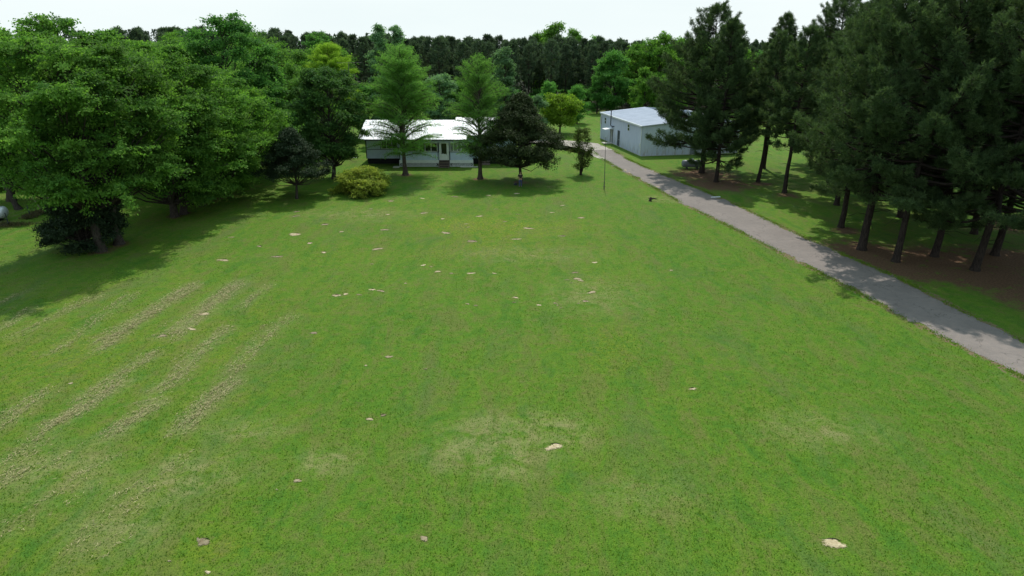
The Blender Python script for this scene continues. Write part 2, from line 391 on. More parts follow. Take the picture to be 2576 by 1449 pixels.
STREAKS = [([(1110, 80), (980, 180), (830, 300)], .75, 1.0), ([(830, 300), (740, 330)], .5, .7), ([(900, 90), (700, 215), (490, 350)], .7, 1.3), ([(560, 330), (480, 385)], .5, .8),
           ([(620, 130), (430, 270), (250, 400)], .6, .4), ([(460, 140), (240, 240), (60, 330)], .6, .45), ([(1250, 90), (1130, 190)], .5, .45),
           ([(1370, 230), (1200, 360), (1080, 500)], .6, .5), ([(1090, 540), (1000, 610), (850, 760)], .6, 1.3), ([(1060, 290), (900, 430), (830, 520), (730, 580)], .55, .75),
           ([(740, 640), (640, 700), (520, 790)], .5, 1.2), ([(740, 615), (640, 645)], .2, .9), ([(720, 410), (560, 500), (450, 590), (390, 610)], .5, .8), ([(580, 540), (400, 650), (230, 750)], .5, 1.3),
           ([(230, 750), (50, 930)], .8, .45), ([(200, 590), (110, 660), (0, 720)], .6, .7), ([(150, 650), (0, 760)], .4, .6), ([(130, 940), (0, 1010)], .6, .7),
           ([(820, 900), (770, 950)], .4, .6), ([(500, 920), (400, 960)], .5, .3), ([(110, 120), (0, 170)], .5, .4), ([(150, 200), (0, 290)], .5, .6), ([(880, 290), (830, 340)], .5, .5),
           ([(760, 960), (600, 1060)], .9, .25), ([(420, 980), (230, 1090)], .9, .25), ([(650, 1120), (450, 1190)], .8, .22), ([(520, 1250), (400, 1330)], 1.0, .3), ([(150, 1190), (30, 1240)], .6, .35), ([(330, 860), (160, 960)], .8, .3)]
STREAKS = [([g(*cc(*q)) for q in p], w, s) for p, w, s in STREAKS]
# ------------------------------------------------------------------ ground sheet
rg = np.random.default_rng(5)
xs = np.concatenate([-np.geomspace(2500, 52, 24), np.arange(-50, 64, .45), np.geomspace(65, 2500, 24)])
ys = np.concatenate([[-400, -120, -30, 0, 8], np.arange(13, 112, .45), np.geomspace(113, 3500, 34)])
X, Y = np.meshgrid(xs, ys); nx, ny = len(xs), len(ys)
i = np.arange(ny-1)[:, None]*nx+np.arange(nx-1)[None]
faces = np.stack([i, i+1, i+nx+1, i+nx], -1).reshape(-1, 4)
gg = Geo(); Zg = -np.clip(np.hypot(X, Y)-440, 0, None)*.017       # the land falls away beyond the wood
gg.add(np.stack([X.ravel(), Y.ravel(), Zg.ravel()], 1), faces)
m, t, p, out = new_mat('lawn'); M['lawn'] = m
me = gg.mesh('ground', m)
def smooth(a, lo, hi): u = np.clip((a-lo)/(hi-lo), 0, 1); return u*u*(3-2*u)
def blob(cx, cy, rx, ry=None):
    wx, wy = g(cx, cy); return np.clip(1-np.hypot((X-wx)/rx, (Y-wy)/(ry or rx)), 0, 1)
def setattr_(name, a):
    at = me.attributes.new(name, 'FLOAT', 'POINT'); at.data.foreach_set('value', a.ravel().astype(np.float32))
streak = np.zeros(X.shape); near = (X < -8) & (Y < 60)
for P_, w, s in STREAKS: streak = np.maximum(streak, np.exp(-(pdist(X, Y, P_)/w)**2)*min(1, s))
setattr_('streak', streak)
dd = np.minimum(pdist(X, Y, eL[::6]), pdist(X, Y, eR[::6]))
setattr_('edge', np.exp(-(dd/.5)**2)*(Y > 30))
side = X-np.interp(Y, eR[::-1, 1] if eR[0, 1] > eR[-1, 1] else eR[:, 1], eR[::-1, 0] if eR[0, 1] > eR[-1, 1] else eR[:, 0])
PINES = [(1765, 435), (1801, 458), (1907, 458), (1973, 485), (2115, 572), (2167, 628), (2253, 658), (2350, 645), (2452, 680), (2502, 642), (2620, 735), (2700, 640), (2560, 560)]
straw = np.zeros(X.shape)
for q in PINES:
    wx, wy = g(*q); big = 1 if q[0] not in (1907, 1973, 2115) else .38
    straw = np.maximum(straw, np.clip(1.25-np.hypot(X-wx, (Y-wy+1.2))/(5.2*big), 0, 1)*(1 if big == 1 else .8))
straw *= smooth(side, -.2, .8)
for q in [(255, 632), (297, 615), (440, 545), (463, 538), (505, 515), (545, 500), (1020, 440), (1208, 450), (1310, 458)]:
    wx, wy = g(*q); straw = np.maximum(straw, .75*np.clip(1.2-np.hypot(X-wx, Y-wy)/1.5, 0, 1))
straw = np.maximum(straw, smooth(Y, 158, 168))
setattr_('wood', smooth(Y, 156, 164))  # mask for the floor darkened under the forest
setattr_('straw', straw)
dry = 1.0*blob(1310, 1090, 4.6, 2.6)+.8*blob(1180, 1150, 3.2, 1.4)+.8*blob(830, 1160, 2.0, 1.5)+.6*blob(2060, 1080, 4, 2.2)+.5*blob(300, 1330, 3, 2)+.5*blob(520, 1180, 3, 2)+.6*blob(620, 1080, 3, 1.6)
dry += .5*blob(1500, 740, 5, 5)+.45*blob(1330, 640, 8, 3)+.5*blob(150, 1180, 4, 3)+.4*blob(1620, 1250, 3, 2)+.5*blob(1290, 1180, 2.2, 1.4)+.5*blob(400, 1230, 3.4, 1.5)
dry += .8*blob(1690, 500, 4.2, 2.4)+.7*blob(1640, 380, 2.5, 3)+.5*blob(2000, 470, 6, 3)+.5*blob(900, 540, 8, 4)+1.1*blob(1500, 352, 3.5, 6)
setattr_('dry', np.clip(dry, 0, 1))
yel = smooth(-X, 3, 18)*smooth(-Y, -54, -42)*1.0+.9*blob(1180, 560, 22, 14)+.7*blob(1300, 620, 14, 10)+.5*blob(1500, 900, 8, 8)+.5*blob(1900, 1000, 6, 6)+.5*blob(560, 1400, 3, 1.5)+.3*blob(1800, 1200, 6, 3)
setattr_('yel', np.clip(yel, 0, 1))
flow = 1.3*blob(1150, 565, 7, 4)+1.2*blob(1310, 572, 9, 5)+.8*blob(1230, 620, 6, 4)+.5*blob(1090, 640, 5, 4)+.6*blob(1530, 870, 4, 5)+.5*blob(820, 640, 6, 6)+.5*blob(200, 900, 12, 8)+.5*blob(540, 1380, 2, 1)+.4*blob(1520, 700, 6, 4)
setattr_('flow', np.clip(flow, 0, 1))
# lawn material
tco = t.nodes.new('ShaderNodeTexCoord').outputs['Object']
big = noise(t, .055, 3, .6); mid = noise(t, .42, 4, .65, dist=.6); fine = noise(t, 3.2, 5, .7); micro = noise(t, 17, 3, .75); micro2 = noise(t, 44, 2, .7)
c = mixc(t, ramp(t, big, .35, .65), (.103, .218, .016), (.140, .246, .019))
c = mixc(t, ramp(t, mid, .42, .62, 0, .5), c, (.150, .250, .022))
yf = math_(t, 'MULTIPLY', attr(t, 'yel'), ramp(t, mid, .36, .58))
c = mixc(t, math_(t, 'MULTIPLY', yf, .55), c, (.185, .235, .020))
# mowing lanes, faint, running away from the camera
sep = t.nodes.new('ShaderNodeSeparateXYZ'); t.links.new(tco, sep.inputs[0])
lane = math_(t, 'SINE', math_(t, 'ADD', math_(t, 'MULTIPLY', sep.outputs['X'], 3.3), math_(t, 'MULTIPLY', big, 30)))
c = mixc(t, ramp(t, lane, -1, 1, 0, .15), c, (.060, .145, .014))
# clumps of coarser, bluer or browner grass
cl = noise(t, 1.15, 6, .78, dist=.5)
c = mixc(t, ramp(t, cl, .50, .62, 0, .55), c, (.066, .180, .022))
c = mixc(t, ramp(t, cl, .49, .38, 0, .62), c, (.185, .185, .055))
mps = N(t, 'ShaderNodeMapping'); mps.inputs['Scale'].default_value = (1.0, .38, 1); mps.inputs['Rotation'].default_value = (0, 0, .12); t.links.new(tco, mps.inputs[0])
cl2 = noise(t, .62, 6, .72, mps.outputs[0], .8); cl3 = noise(t, .30, 5, .7, mps.outputs[0], .6)
c = mixc(t, ramp(t, cl2, .50, .37, 0, .60), c, (.170, .178, .050))
c = mixc(t, ramp(t, cl2, .53, .64, 0, .50), c, (.052, .165, .020))
c = mixc(t, ramp(t, cl3, .52, .66, 0, .45), c, (.135, .170, .060))
dryf = math_(t, 'MULTIPLY', ramp(t, attr(t, 'dry'), 0, .5, 0, 1), ramp(t, noise(t, .95, 7, .8, dist=.6), .42, .64))
c = mixc(t, math_(t, 'MULTIPLY', dryf, .8), c, (.34, .30, .14))
stf = math_(t, 'MULTIPLY', attr(t, 'streak'), ramp(t, noise(t, 2.6, 6, .8), .28, .60))
c = mixc(t, math_(t, 'MULTIPLY', stf, .85), c, (.30, .28, .14))
c = mixc(t, ramp(t, fine, .35, .65, 0, .55), c, mixc(t, 1, c, (.60, .66, .60), 'MULTIPLY'))
c = mixc(t, ramp(t, micro, .38, .62, .0, .9), c, mixc(t, 1, c, (.45, .52, .45), 'MULTIPLY'))
c = mixc(t, ramp(t, micro2, .55, .75, 0, .5), c, mixc(t, 1, c, (1.7, 1.5, 1.6), 'MULTIPLY'))
ff = math_(t, 'MULTIPLY', attr(t, 'flow'), ramp(t, noise(t, 5, 4, .75), .50, .66))
c = mixc(t, math_(t, 'MULTIPLY', ff, .6), c, (.30, .29, .015))
sw = math_(t, 'MULTIPLY', attr(t, 'straw'), ramp(t, noise(t, .8, 6, .75), .34, .60, .40, 1.2))
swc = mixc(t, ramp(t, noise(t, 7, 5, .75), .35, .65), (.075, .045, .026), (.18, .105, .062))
swc = mixc(t, ramp(t, attr(t, 'wood'), .2, .8), swc, (.022, .024, .013))  # forest shade is put into the floor colour here
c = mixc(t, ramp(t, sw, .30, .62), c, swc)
ef = math_(t, 'MULTIPLY', attr(t, 'edge'), ramp(t, noise(t, 2.2, 5, .75), .36, .58))
c = mixc(t, ramp(t, ef, .25, .5), c, mixc(t, micro, (.24, .185, .12), (.12, .08, .045)))
t.links.new(c, p.inputs['Base Color']); p.inputs['Roughness'].default_value = .9; p.inputs['Specular IOR Level'].default_value = .12
hsum = math_(t, 'ADD', math_(t, 'ADD', math_(t, 'MULTIPLY', micro, .6), math_(t, 'MULTIPLY', fine, 1.0)), math_(t, 'MULTIPLY', micro2, .3))
bump(t, p, hsum, .75, .09)
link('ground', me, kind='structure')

# ------------------------------------------------------------------ driveway
rd = np.random.default_rng(8)
jl = np.convolve(rd.normal(0, .30, ND_+8), np.ones(3)/3, 'same')[4:-4]; jr = np.convolve(rd.normal(0, .30, ND_+8), np.ones(3)/3, 'same')[4:-4]
perp = eR-eL; perp /= np.linalg.norm(perp, axis=1, keepdims=True)
L2 = eL+perp*jl[:, None]; R2 = eR+perp*jr[:, None]; K = 9
V = []; tt = []
for k in range(K):
    f = k/(K-1); zz = .012+.035*(1-(2*f-1)**2)
    V.append(np.column_stack([L2*(1-f)+R2*f, np.full(ND_, zz)])); tt.append(np.full(ND_, abs(2*f-1)))
V = np.stack(V, 1).reshape(-1, 3); i = np.arange(ND_-1)[:, None]*K+np.arange(K-1)[None]
gd = Geo(); gd.add(V, np.stack([i, i+1, i+K+1, i+K], -1).reshape(-1, 4), np.stack(tt, 1).ravel())
m, t, p, out = new_mat('old asphalt')
n1 = noise(t, .35, 5, .65); n2 = noise(t, 2.5, 6, .7); n3 = noise(t, 24, 3, .7)
c = mixc(t, ramp(t, n1, .35, .65), (.138, .114, .106), (.194, .162, .150))
c = mixc(t, ramp(t, n2, .42, .66, 0, .55), c, (.105, .095, .092))
c = mixc(t, ramp(t, n3, .3, .7, 0, .45), c, (.30, .27, .25))
vr = N(t, 'ShaderNodeTexVoronoi', Scale=.42); vr.feature = 'DISTANCE_TO_EDGE'
dn = t.nodes.new('ShaderNodeMixRGB'); dn.inputs[0].default_value = .25
nzc = N(t, 'ShaderNodeTexNoise', Scale=1.4, Detail=5); tco2 = t.nodes.new('ShaderNodeTexCoord'); t.links.new(tco2.outputs['Object'], nzc.inputs['Vector'])
t.links.new(tco2.outputs['Object'], dn.inputs[1]); vadd = N(t, 'ShaderNodeVectorMath'); vadd.operation = 'ADD'
vs = N(t, 'ShaderNodeVectorMath'); vs.operation = 'SCALE'; vs.inputs['Scale'].default_value = 1.6; t.links.new(nzc.outputs['Color'], vs.inputs[0])
t.links.new(tco2.outputs['Object'], vadd.inputs[0]); t.links.new(vs.outputs[0], vadd.inputs[1]); t.links.new(vadd.outputs[0], vr.inputs['Vector'])
crk = ramp(t, vr.outputs['Distance'], .004, .018, .7, 0)
c = mixc(t, math_(t, 'MULTIPLY', crk, ramp(t, n1, .40, .6)), c, (.06, .055, .05))
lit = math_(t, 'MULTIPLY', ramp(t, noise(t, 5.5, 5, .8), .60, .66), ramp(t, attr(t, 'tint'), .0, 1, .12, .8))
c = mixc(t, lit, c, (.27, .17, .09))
t.links.new(c, p.inputs['Base Color']); p.inputs['Roughness'].default_value = .88; p.inputs['Specular IOR Level'].default_value = .25
bump(t, p, math_(t, 'ADD', n3, math_(t, 'MULTIPLY', n2, .8)), .5, .02)
link('driveway', gd.mesh('driveway', m, True), kind='structure')
# pale gravel apron at the far end, running left behind the shrubs
ap = [(1545, 380), (1530, 372), (1512, 366), (1505, 360), (1470, 357), (1430, 353), (1380, 351), (1310, 352), (1310, 357), (1380, 360), (1420, 366), (1450, 371), (1478, 379), (1500, 398), (1540, 410), (1560, 400)]
apw = np.array([g(*q) for q in ap]); cen = np.array(g(1500, 372))
ring = resample(np.vstack([apw, apw[:1]]), 150); ring = ring+rd.normal(0, .10, ring.shape)
ga = Geo()
m, t, p, out = new_mat('pale gravel')
nn = noise(t, 1.2, 6, .75); c = mixc(t, ramp(t, nn, .35, .6), (.20, .175, .155), (.40, .36, .32)); c = mixc(t, ramp(t, noise(t, .9, 6, .8), .58, .68), c, (.07, .12, .03))
t.links.new(c, p.inputs['Base Color']); p.inputs['Roughness'].default_value = .95; bump(t, p, noise(t, 16, 3), .6, .03)
import bmesh
bm = bmesh.new(); vs_ = [bm.verts.new((x, y, .008)) for x, y in ring[:-1]]; bm.faces.new(vs_); bmesh.ops.triangulate(bm, faces=bm.faces[:])
for f in bm.faces:
    if f.normal.z < 0: f.normal_flip()
mg = bpy.data.meshes.new('gravel_apron'); bm.to_mesh(mg); bm.free(); mg.materials.append(m)
link('gravel_path', mg, kind='structure')

# ------------------------------------------------------------------ bare sandy patches in the lawn (each lies just above the grass sheet)
def c3(cx, cy): return (950+cx/2.342)/1.1925, (480+cy/2.342)/1.1925
PT = [(522, 289, 50), (740, 270, 45), (970, 259, 50), (1210, 249, 45), (1405, 236, 55), (1728, 320, 45), (380, 345, 35), (500, 383, 40), (752, 374, 60), (885, 414, 40), (1143, 396, 55), (1259, 346, 40), (1412, 382, 30), (1655, 370, 35), (60, 453, 60), (175, 505, 45), (478, 491, 65), (908, 513, 85), (1052, 450, 40), (1067, 472, 30), (1323, 434, 45), (1485, 481, 80), (1857, 407, 70), (1725, 535, 60), (1405, 557, 75), (1090, 572, 100), (428, 626, 80), (50, 650, 50), (390, 731, 25), (750, 740, 45), (805, 751, 30), (852, 785, 60), (947, 797, 35), (1085, 797, 60), (1248, 798, 35), (1815, 792, 50), (1954, 721, 45), (2490, 776, 35), (1760, 843, 40), (1830, 835, 80), (1855, 848, 45), (1790, 864, 20), (625, 868, 30), (390, 912, 50), (450, 921, 65), (140, 953, 70), (205, 943, 45), (298, 947, 45), (1935, 930, 70), (1398, 968, 50), (1385, 1001, 30), (1060, 1012, 35), (1118, 1024, 40), (1562, 1020, 45), (1675, 1007, 40), (1692, 1022, 20), (1715, 1040, 20), (1888, 993, 60), (1838, 1009, 20)]
PT = [(*c3(a, b), w/2.793) for a, b, w in PT]
PT += [(562, 655, 30), (698, 646, 28), (742, 590, 36), (818, 565, 24), (745, 544, 20), (779, 612, 18), (652, 620, 20), (583, 597, 16), (746, 533, 18), (514, 790, 32), (790, 838, 24), (482, 828, 27), (410, 845, 25), (978, 898, 22), (1071, 929, 11), (930, 1055, 26), (965, 1045, 20), (748, 1210, 24), (696, 1232, 9), (511, 1363, 44), (523, 1440, 16), (426, 1412, 12), (1067, 1355, 30), (1395, 1124, 46), (1743, 979, 20), (2095, 1367, 68), (920, 920, 12), (178, 965, 14)]
m, t, p, out = new_mat('bare sandy soil')
tcw = t.nodes.new('ShaderNodeNewGeometry').outputs['Position']
nn = noise(t, 6, 5, .7, tcw); c = mixc(t, ramp(t, nn, .3, .7), (.24, .18, .10), (.54, .47, .32))
c = mixc(t, ramp(t, noise(t, 22, 3, .7, tcw), .3, .7, 0, .5), c, (.20, .15, .09))
oi = t.nodes.new('ShaderNodeObjectInfo'); hv = N(t, 'ShaderNodeHueSaturation'); t.links.new(c, hv.inputs['Color']); t.links.new(ramp(t, oi.outputs['Random'], 0, 1, .62, 1.35), hv.inputs['Value'])
t.links.new(hv.outputs[0], p.inputs['Base Color']); p.inputs['Roughness'].default_value = .95; p.inputs['Specular IOR Level'].default_value = .1
bump(t, p, nn, .8, .06)
aw = math_(t, 'ADD', attr(t, 'tint'), math_(t, 'MULTIPLY', math_(t, 'SUBTRACT', noise(t, 11, 6, .8, tcw), .5), 3.2))
al = ramp(t, aw, .15, .62); t.links.new(al, p.inputs['Alpha'])
M['soil'] = m; M['rim_shade'] = plain('dark turf lip for rim shade', (.07, .06, .03), (.05, .07, .02), 9, .95)  # dark turf colour carries the shade at the far rim
rp = np.random.default_rng(21)
PATCH_XY = []
for (px, py, w) in PT:
    wx, wy = g(px, py); rx = w/F*zc(wy)*.5*1.06; ry = rx*rp.uniform(.4, .7); th = rp.uniform(-.5, .5)
    a = np.arange(20)/20*2*pi; q = 1+.22*np.sin(2*a+rp.uniform(0, 6))+.15*np.sin(3*a+rp.uniform(0, 6))
    gp = Geo(); vv = [[0, 0, .035]]; tn = [1.]
    for rr_, h_, tv in ((.33, .035, .95), (.66, .02, .62), (1., .004, 0.)):
        for k in range(20): vv.append([rx*q[k]*rr_*cos(a[k])*cos(th)-ry*q[k]*rr_*sin(a[k])*sin(th), rx*q[k]*rr_*cos(a[k])*sin(th)+ry*q[k]*rr_*sin(a[k])*cos(th), h_+.004]); tn.append(tv)
    gp.add(vv, [(0, 1+k, 1+(k+1) % 20) for k in range(20)], tn)
    for r_ in range(2):
        b0 = 1+r_*20; gp.f.append(np.array([(b0+k, b0+20+k, b0+20+(k+1) % 20, b0+(k+1) % 20) for k in range(20)], np.int32)); gp.m.append(np.zeros(20, np.int32))
    if w > 17:
        a0, a1 = rp.uniform(.25, .8), rp.uniform(2.2, 2.9); aa = np.linspace(a0, a1, 9); hh = np.sin((aa-a0)/(a1-a0)*pi)*rp.uniform(.03, .07)  # raised turf lip added to draw the shaded far rim of a hollow
        for k in range(8):
            q0, q1 = ([rx*.8*cos(aa[j])*rp.uniform(.95, 1.05), ry*.8*sin(aa[j])] for j in (k, k+1)); s0, s1 = ([rx*1.15*cos(aa[j]), ry*.8*sin(aa[j])+.16] for j in (k, k+1))
            gp.add([(*q0, .003), (*q1, .003), (*q1, hh[k+1]), (*q0, hh[k])], [(0, 1, 2, 3)], 1., 1); gp.add([(*q0, hh[k]), (*q1, hh[k+1]), (*s1, .003), (*s0, .003)], [(0, 1, 2, 3)], 1., 2)
    link('bare_soil', gp.mesh('bare_soil', [m, M['rim_shade'], M['lawn']], False), None, (wx, wy, 0), kind='structure'); PATCH_XY.append((wx, wy, rx, ry))

# ------------------------------------------------------------------ loose grass: clipping rows and short lawn tufts (uncountable)
M['clip'] = leaf_mat('dried clippings', (.22, .20, .09), (.46, .41, .22), .2, (1, 1, 1), .8, .1)
M['blade'] = leaf_mat('grass blades', (.06, .13, .012), (.15, .24, .025), .4)
gc = Geo()
for P_, w, s in STREAKS:
    P_ = np.array(P_); seg = np.linalg.norm(np.diff(P_, axis=0), axis=1); n = int(seg.sum()*w*s*250)
    k = rg.choice(len(seg), n, p=seg/seg.sum()); f = rg.random(n)[:, None]
    c0 = P_[k]*(1-f)+P_[k+1]*f
    # gather into little ragged windrow lines
    cl = rg.normal(0, 1, (max(4, n//26), 2))*w*.5; ci = rg.integers(0, len(cl), n)
    cpos = rg.random(len(cl)); ck = rg.choice(len(seg), len(cl), p=seg/seg.sum()); cb = P_[ck]*(1-cpos[:, None])+P_[ck+1]*cpos[:, None]+cl
    d_ = (P_[1:]-P_[:-1])/seg[:, None]
    pos = cb[ci]+d_[ck[ci]]*rg.normal(0, .42, (n, 1))+rg.normal(0, .09, (n, 2))
    mask = rg.random(n) < .8; pos[~mask] = (c0+rg.normal(0, w*.6, (n, 2)))[~mask]
    D = np.concatenate([d_[k], np.zeros((n, 1))], 1)*.6+rg.normal(0, .6, (n, 3))*[1, 1, .3]
    gc.leaves(np.column_stack([pos, rg.uniform(.015, .085, n)]), D, rg.normal(0, .4, (n, 3))+[0, 0, 1], rg.uniform(.10, .26, n), rg.uniform(.018, .035, n), rg.random(n))
link('grass_clippings', gc.mesh('grass_clippings', M['clip']), kind='stuff', label='dry tan grass clippings lying in broken rows on the left of the lawn', category='clippings')
# tufts over the nearer lawn
gt = Geo(); n = 190000
u = rg.beta(1.15, 2.0, n); yy = 15+u*75; xx = rg.uniform(-1, 1, n)*(yy*.78+8)
on_drive = (xx > np.interp(yy, eL[:, 1], eL[:, 0])-.1) & (yy > 28)
xx, yy = xx[~on_drive], yy[~on_drive]; n = len(xx)
D = rg.normal(0, .55, (n, 3)); D[:, 2] = 1
hgt = rg.uniform(.03, .075, n)*(1+.3*np.sin(xx*.7)*np.sin(yy*.5))
gt.leaves(np.column_stack([xx, yy, hgt*.42]), D, rg.normal(0, 1, (n, 3))*[1, 1, .2], hgt, rg.uniform(.03, .06, n), np.clip(rg.normal(.45, .22, n), 0, 1))
for E_, sg in ((eL, -1), (eR, 1)):                 # grass creeping over both edges of the drive
    n = 16000; k = rg.integers(0, ND_-1, n); f = rg.random((n, 1)); q = E_[k]*(1-f)+E_[k+1]*f+perp[k]*sg*(rg.normal(.12, .22, (n, 1))); cl_ = np.sin(k*.31)+np.sin(k*.113+2)+rg.normal(0, .8, n) > -.3
    q = q[cl_]; n = len(q); D = rg.normal(0, .6, (n, 3)); D[:, 2] = 1; hgt = rg.uniform(.04, .10, n)
    gt.leaves(np.column_stack([q, hgt*.42]), D, rg.normal(0, 1, (n, 3)), hgt, rg.uniform(.03, .07, n), np.clip(rg.normal(.75, .2, n), 0, 1))
link('grass', gt.mesh('grass', M['blade']), kind='stuff', label='short green grass blades standing up across the mown lawn', category='grass')
# ------------------------------------------------------------------ buildings
def siding_mat():
    return plain('pale painted lap siding', (.52, .60, .76), (.45, .53, .69), 1.5, .55, 0, .4)
M['siding'] = siding_mat()
M['white'] = plain('white paint', (.72, .74, .76), (.62, .64, .66), 3, .5)
M['dark'] = plain('dark paint', (.015, .022, .035), None, 3, .5)
M['glass'] = plain('dark window glass', (.012, .014, .016), None, 3, .12, 0, .6)
M['screen'] = plain('grey window screen', (.13, .14, .15), (.16, .17, .18), 3, .5, 0, .4)
M['wood'] = plain('weathered wood steps', (.14, .10, .085), (.22, .17, .14), 8, .85)
M['concrete'] = plain('pale concrete', (.50, .48, .43), (.38, .36, .32), 4, .9)
M['crawl_shade'] = plain('crawl space shade', (.012, .013, .014), None, 3, .9)  # near-black colour carries the shade under the house
def metal(name, c1, c2, rough, met):
    m, t, p, out = new_mat(name); nn = noise(t, .7, 5, .65); n2 = noise(t, 6, 4, .7)
    c = mixc(t, ramp(t, nn, .35, .65), c1, c2); c = mixc(t, ramp(t, n2, .55, .75, 0, .3), c, tuple(x*.7 for x in c1))
    t.links.new(c, p.inputs['Base Color']); p.inputs['Metallic'].default_value = met
    t.links.new(ramp(t, nn, .3, .7, rough-.06, rough+.06), p.inputs['Roughness']); return m
M['hroof'] = metal('bright galvanised roof', (.50, .52, .56), (.36, .38, .42), .58, .45)
M['broof'] = metal('dull metal roof', (.35, .40, .50), (.29, .34, .43), .6, .25)
# --- house
house = thing('house', 'long low pale house with a bright metal roof behind the two feathery cypress trees', 'house', (-15, 93, 0))
HX, HY = -15, 93
def hp(name, geo, mats, parent=None, sm=False):
    return link(name, geo.mesh(name, mats, sm), parent or house)
def hb(G, x0, x1, y0, y1, z0, z1, mat=0): G.box(x0-HX, x1-HX, y0-HY, y1-HY, z0, z1, mat)
def boards(G, x0, x1, y, z0, z1, h=.19):
    z = z0
    while z < z1-.02:
        zt = min(z+h, z1)
        a, b = x0-HX, x1-HX
        G.hexa([(a, y-.028-HY, z), (b, y-.028-HY, z), (a, y+.05-HY, z), (b, y+.05-HY, z), (a, y-.004-HY, zt), (b, y-.004-HY, zt), (a, y+.05-HY, zt), (b, y+.05-HY, zt)]); z += h
gw = Geo()
boards(gw, -15.05, -9.75, 93.0, .9, 1.95); boards(gw, -8.4, -5.25, 93.0, .9, 1.95)       # porch apron
boards(gw, -19.9, -15.1, 95.2, .75, 3.45); boards(gw, -5.2, .6, 96.2, .75, 3.6)
hb(gw, -19.9, .6, 95.3, 103.2, .75, 3.5)
hb(gw, -15.05, -9.75, 93.06, 93.16, .9, 1.95); hb(gw, -8.4, -5.25, 93.06, 93.16, .9, 1.95)
hb(gw, -15.05, -5.25, 93.0, 93.14, 3.2, 3.5); hb(gw, -5.35, -5.25, 93.17, 95.25, .9, 3.45); hb(gw, -15.05, -14.95, 93.17, 95.25, .9, 3.45)
for a in (-19.9, .6):                                                                  # gable ends
    gw.add([(a-HX, 95.3-HY, 3.5), (a-HX, 103.2-HY, 3.5), (a-HX, 98.5-HY, 5.3)], [(0, 1, 2)])
hp('wall', gw, M['siding'])
gp_ = Geo()
for x in (-15.05, -9.9, -8.35): hb(gp_, x-.03, x+.07, 92.93, 92.99, .92, 1.95)
hb(gp_, -15.05, -9.75, 92.94, 92.985, 1.96, 2.02); hb(gp_, -8.4, -5.25, 92.94, 92.985, 1.96, 2.02)
hb(gp_, -19.96, -19.85, 95.1, 95.17, .75, 3.45); hb(gp_, -19.8, -15.2, 95.1, 95.17, 1.96, 2.02); hb(gp_, -17.95, -17.88, 95.1, 95.17, 2.02, 3.4)
hp('trim', gp_, M['dark'])
# window bays of the enclosed porch and left room
def window(x0, x1, y, z0, z1, nm, glass, fw=.07, parent=None):
    G = Geo()
    hb(G, x0, x1, y-.03, y+.03, z1-fw, z1); hb(G, x0, x1, y-.03, y+.03, z0, z0+fw)
    for k in range(nm+1):
        xx = x0+(x1-x0-fw)*k/nm; hb(G, xx, xx+fw, y-.027, y+.027, z0+fw, z1-fw)
    w = hp('window', G, M['white'], parent); Gp = Geo(); hb(Gp, x0+fw, x1-fw, y-.005, y+.005, z0+fw, z1-fw)
    link('pane', Gp.mesh('pane', glass), w)
window(-15.0, -12.5, 93.05, 2.03, 3.2, 3, M['glass']); window(-12.45, -9.95, 93.05, 2.03, 3.2, 3, M['glass'])
window(-8.3, -6.8, 93.05, 2.03, 3.2, 3, M['screen']); window(-6.75, -5.3, 93.05, 2.03, 3.2, 2, M['screen'])
window(-17.85, -15.6, 95.12, 2.05, 3.2, 3, M['glass']); window(-3.6, -2.2, 96.12, 1.7, 3.1, 2, M['glass'])
gd_ = Geo(); hb(gd_, -9.72, -9.55, 92.98, 93.08, .9, 3.2); hb(gd_, -8.62, -8.42, 92.98, 93.08, .9, 3.2); hb(gd_, -9.54, -8.63, 93.0, 93.06, .9, 1.72); hb(gd_, -9.54, -9.44, 93.0, 93.06, 1.72, 3.1); hb(gd_, -8.73, -8.63, 93.0, 93.06, 1.72, 3.1); hb(gd_, -9.54, -8.63, 93.0, 93.06, 3.1, 3.2)
dr = hp('door', gd_, M['white']); G = Geo(); hb(G, -9.43, -8.74, 93.01, 93.04, 1.72, 3.1); link('pane', G.mesh('pane', M['glass']), dr)
G = Geo(); hb(G, -8.8, -8.76, 92.93, 92.99, 1.6, 1.7); link('handle', G.mesh('handle', M['dark']), dr)
# skirt: board plus diagonal lattice in front of blocks painted as the crawl space shade
G = Geo(); hb(G, -15.12, -9.8, 92.95, 93.0, .52, .9); hb(G, -8.35, -5.2, 92.95, 93.0, .52, .9)
for a, b in ((-15.12, -9.8), (-8.35, -5.2)):
    hb(G, a, b, 92.95, 93.0, .04, .1); hb(G, a, a+.08, 92.95, 93.0, .1, .52); hb(G, b-.08, b, 92.95, 93.0, .1, .52)
    x = a+.08
    while x < b-.5:
        for s_, yo in ((1, 0.), (-1, .012)):
            xa = x if s_ > 0 else x+.42; xb = x+.42 if s_ > 0 else x; w_ = .05; y0 = 92.965+yo
            G.hexa([(xa-HX, y0-HY, .1), (xa+w_-HX, y0-HY, .1), (xa-HX, y0+.01-HY, .1), (xa+w_-HX, y0+.01-HY, .1), (xb-HX, y0-HY, .52), (xb+w_-HX, y0-HY, .52), (xb-HX, y0+.01-HY, .52), (xb+w_-HX, y0+.01-HY, .52)])
        x += .16
hp('lattice_skirt', G, M['white'])
G = Geo(); hb(G, -15.0, -5.3, 93.03, 95.2, .0, .9); hb(G, -19.85, .5, 95.35, 103, 0, .75); hp('foundation', G, M['crawl_shade'])
G = Geo()
for k in range(5): hb(G, -9.78, -8.38, 92.9-.26*(4-k)-.02, 92.9-.26*(4-k)+.24, .17*k+.1, .17*k+.16)
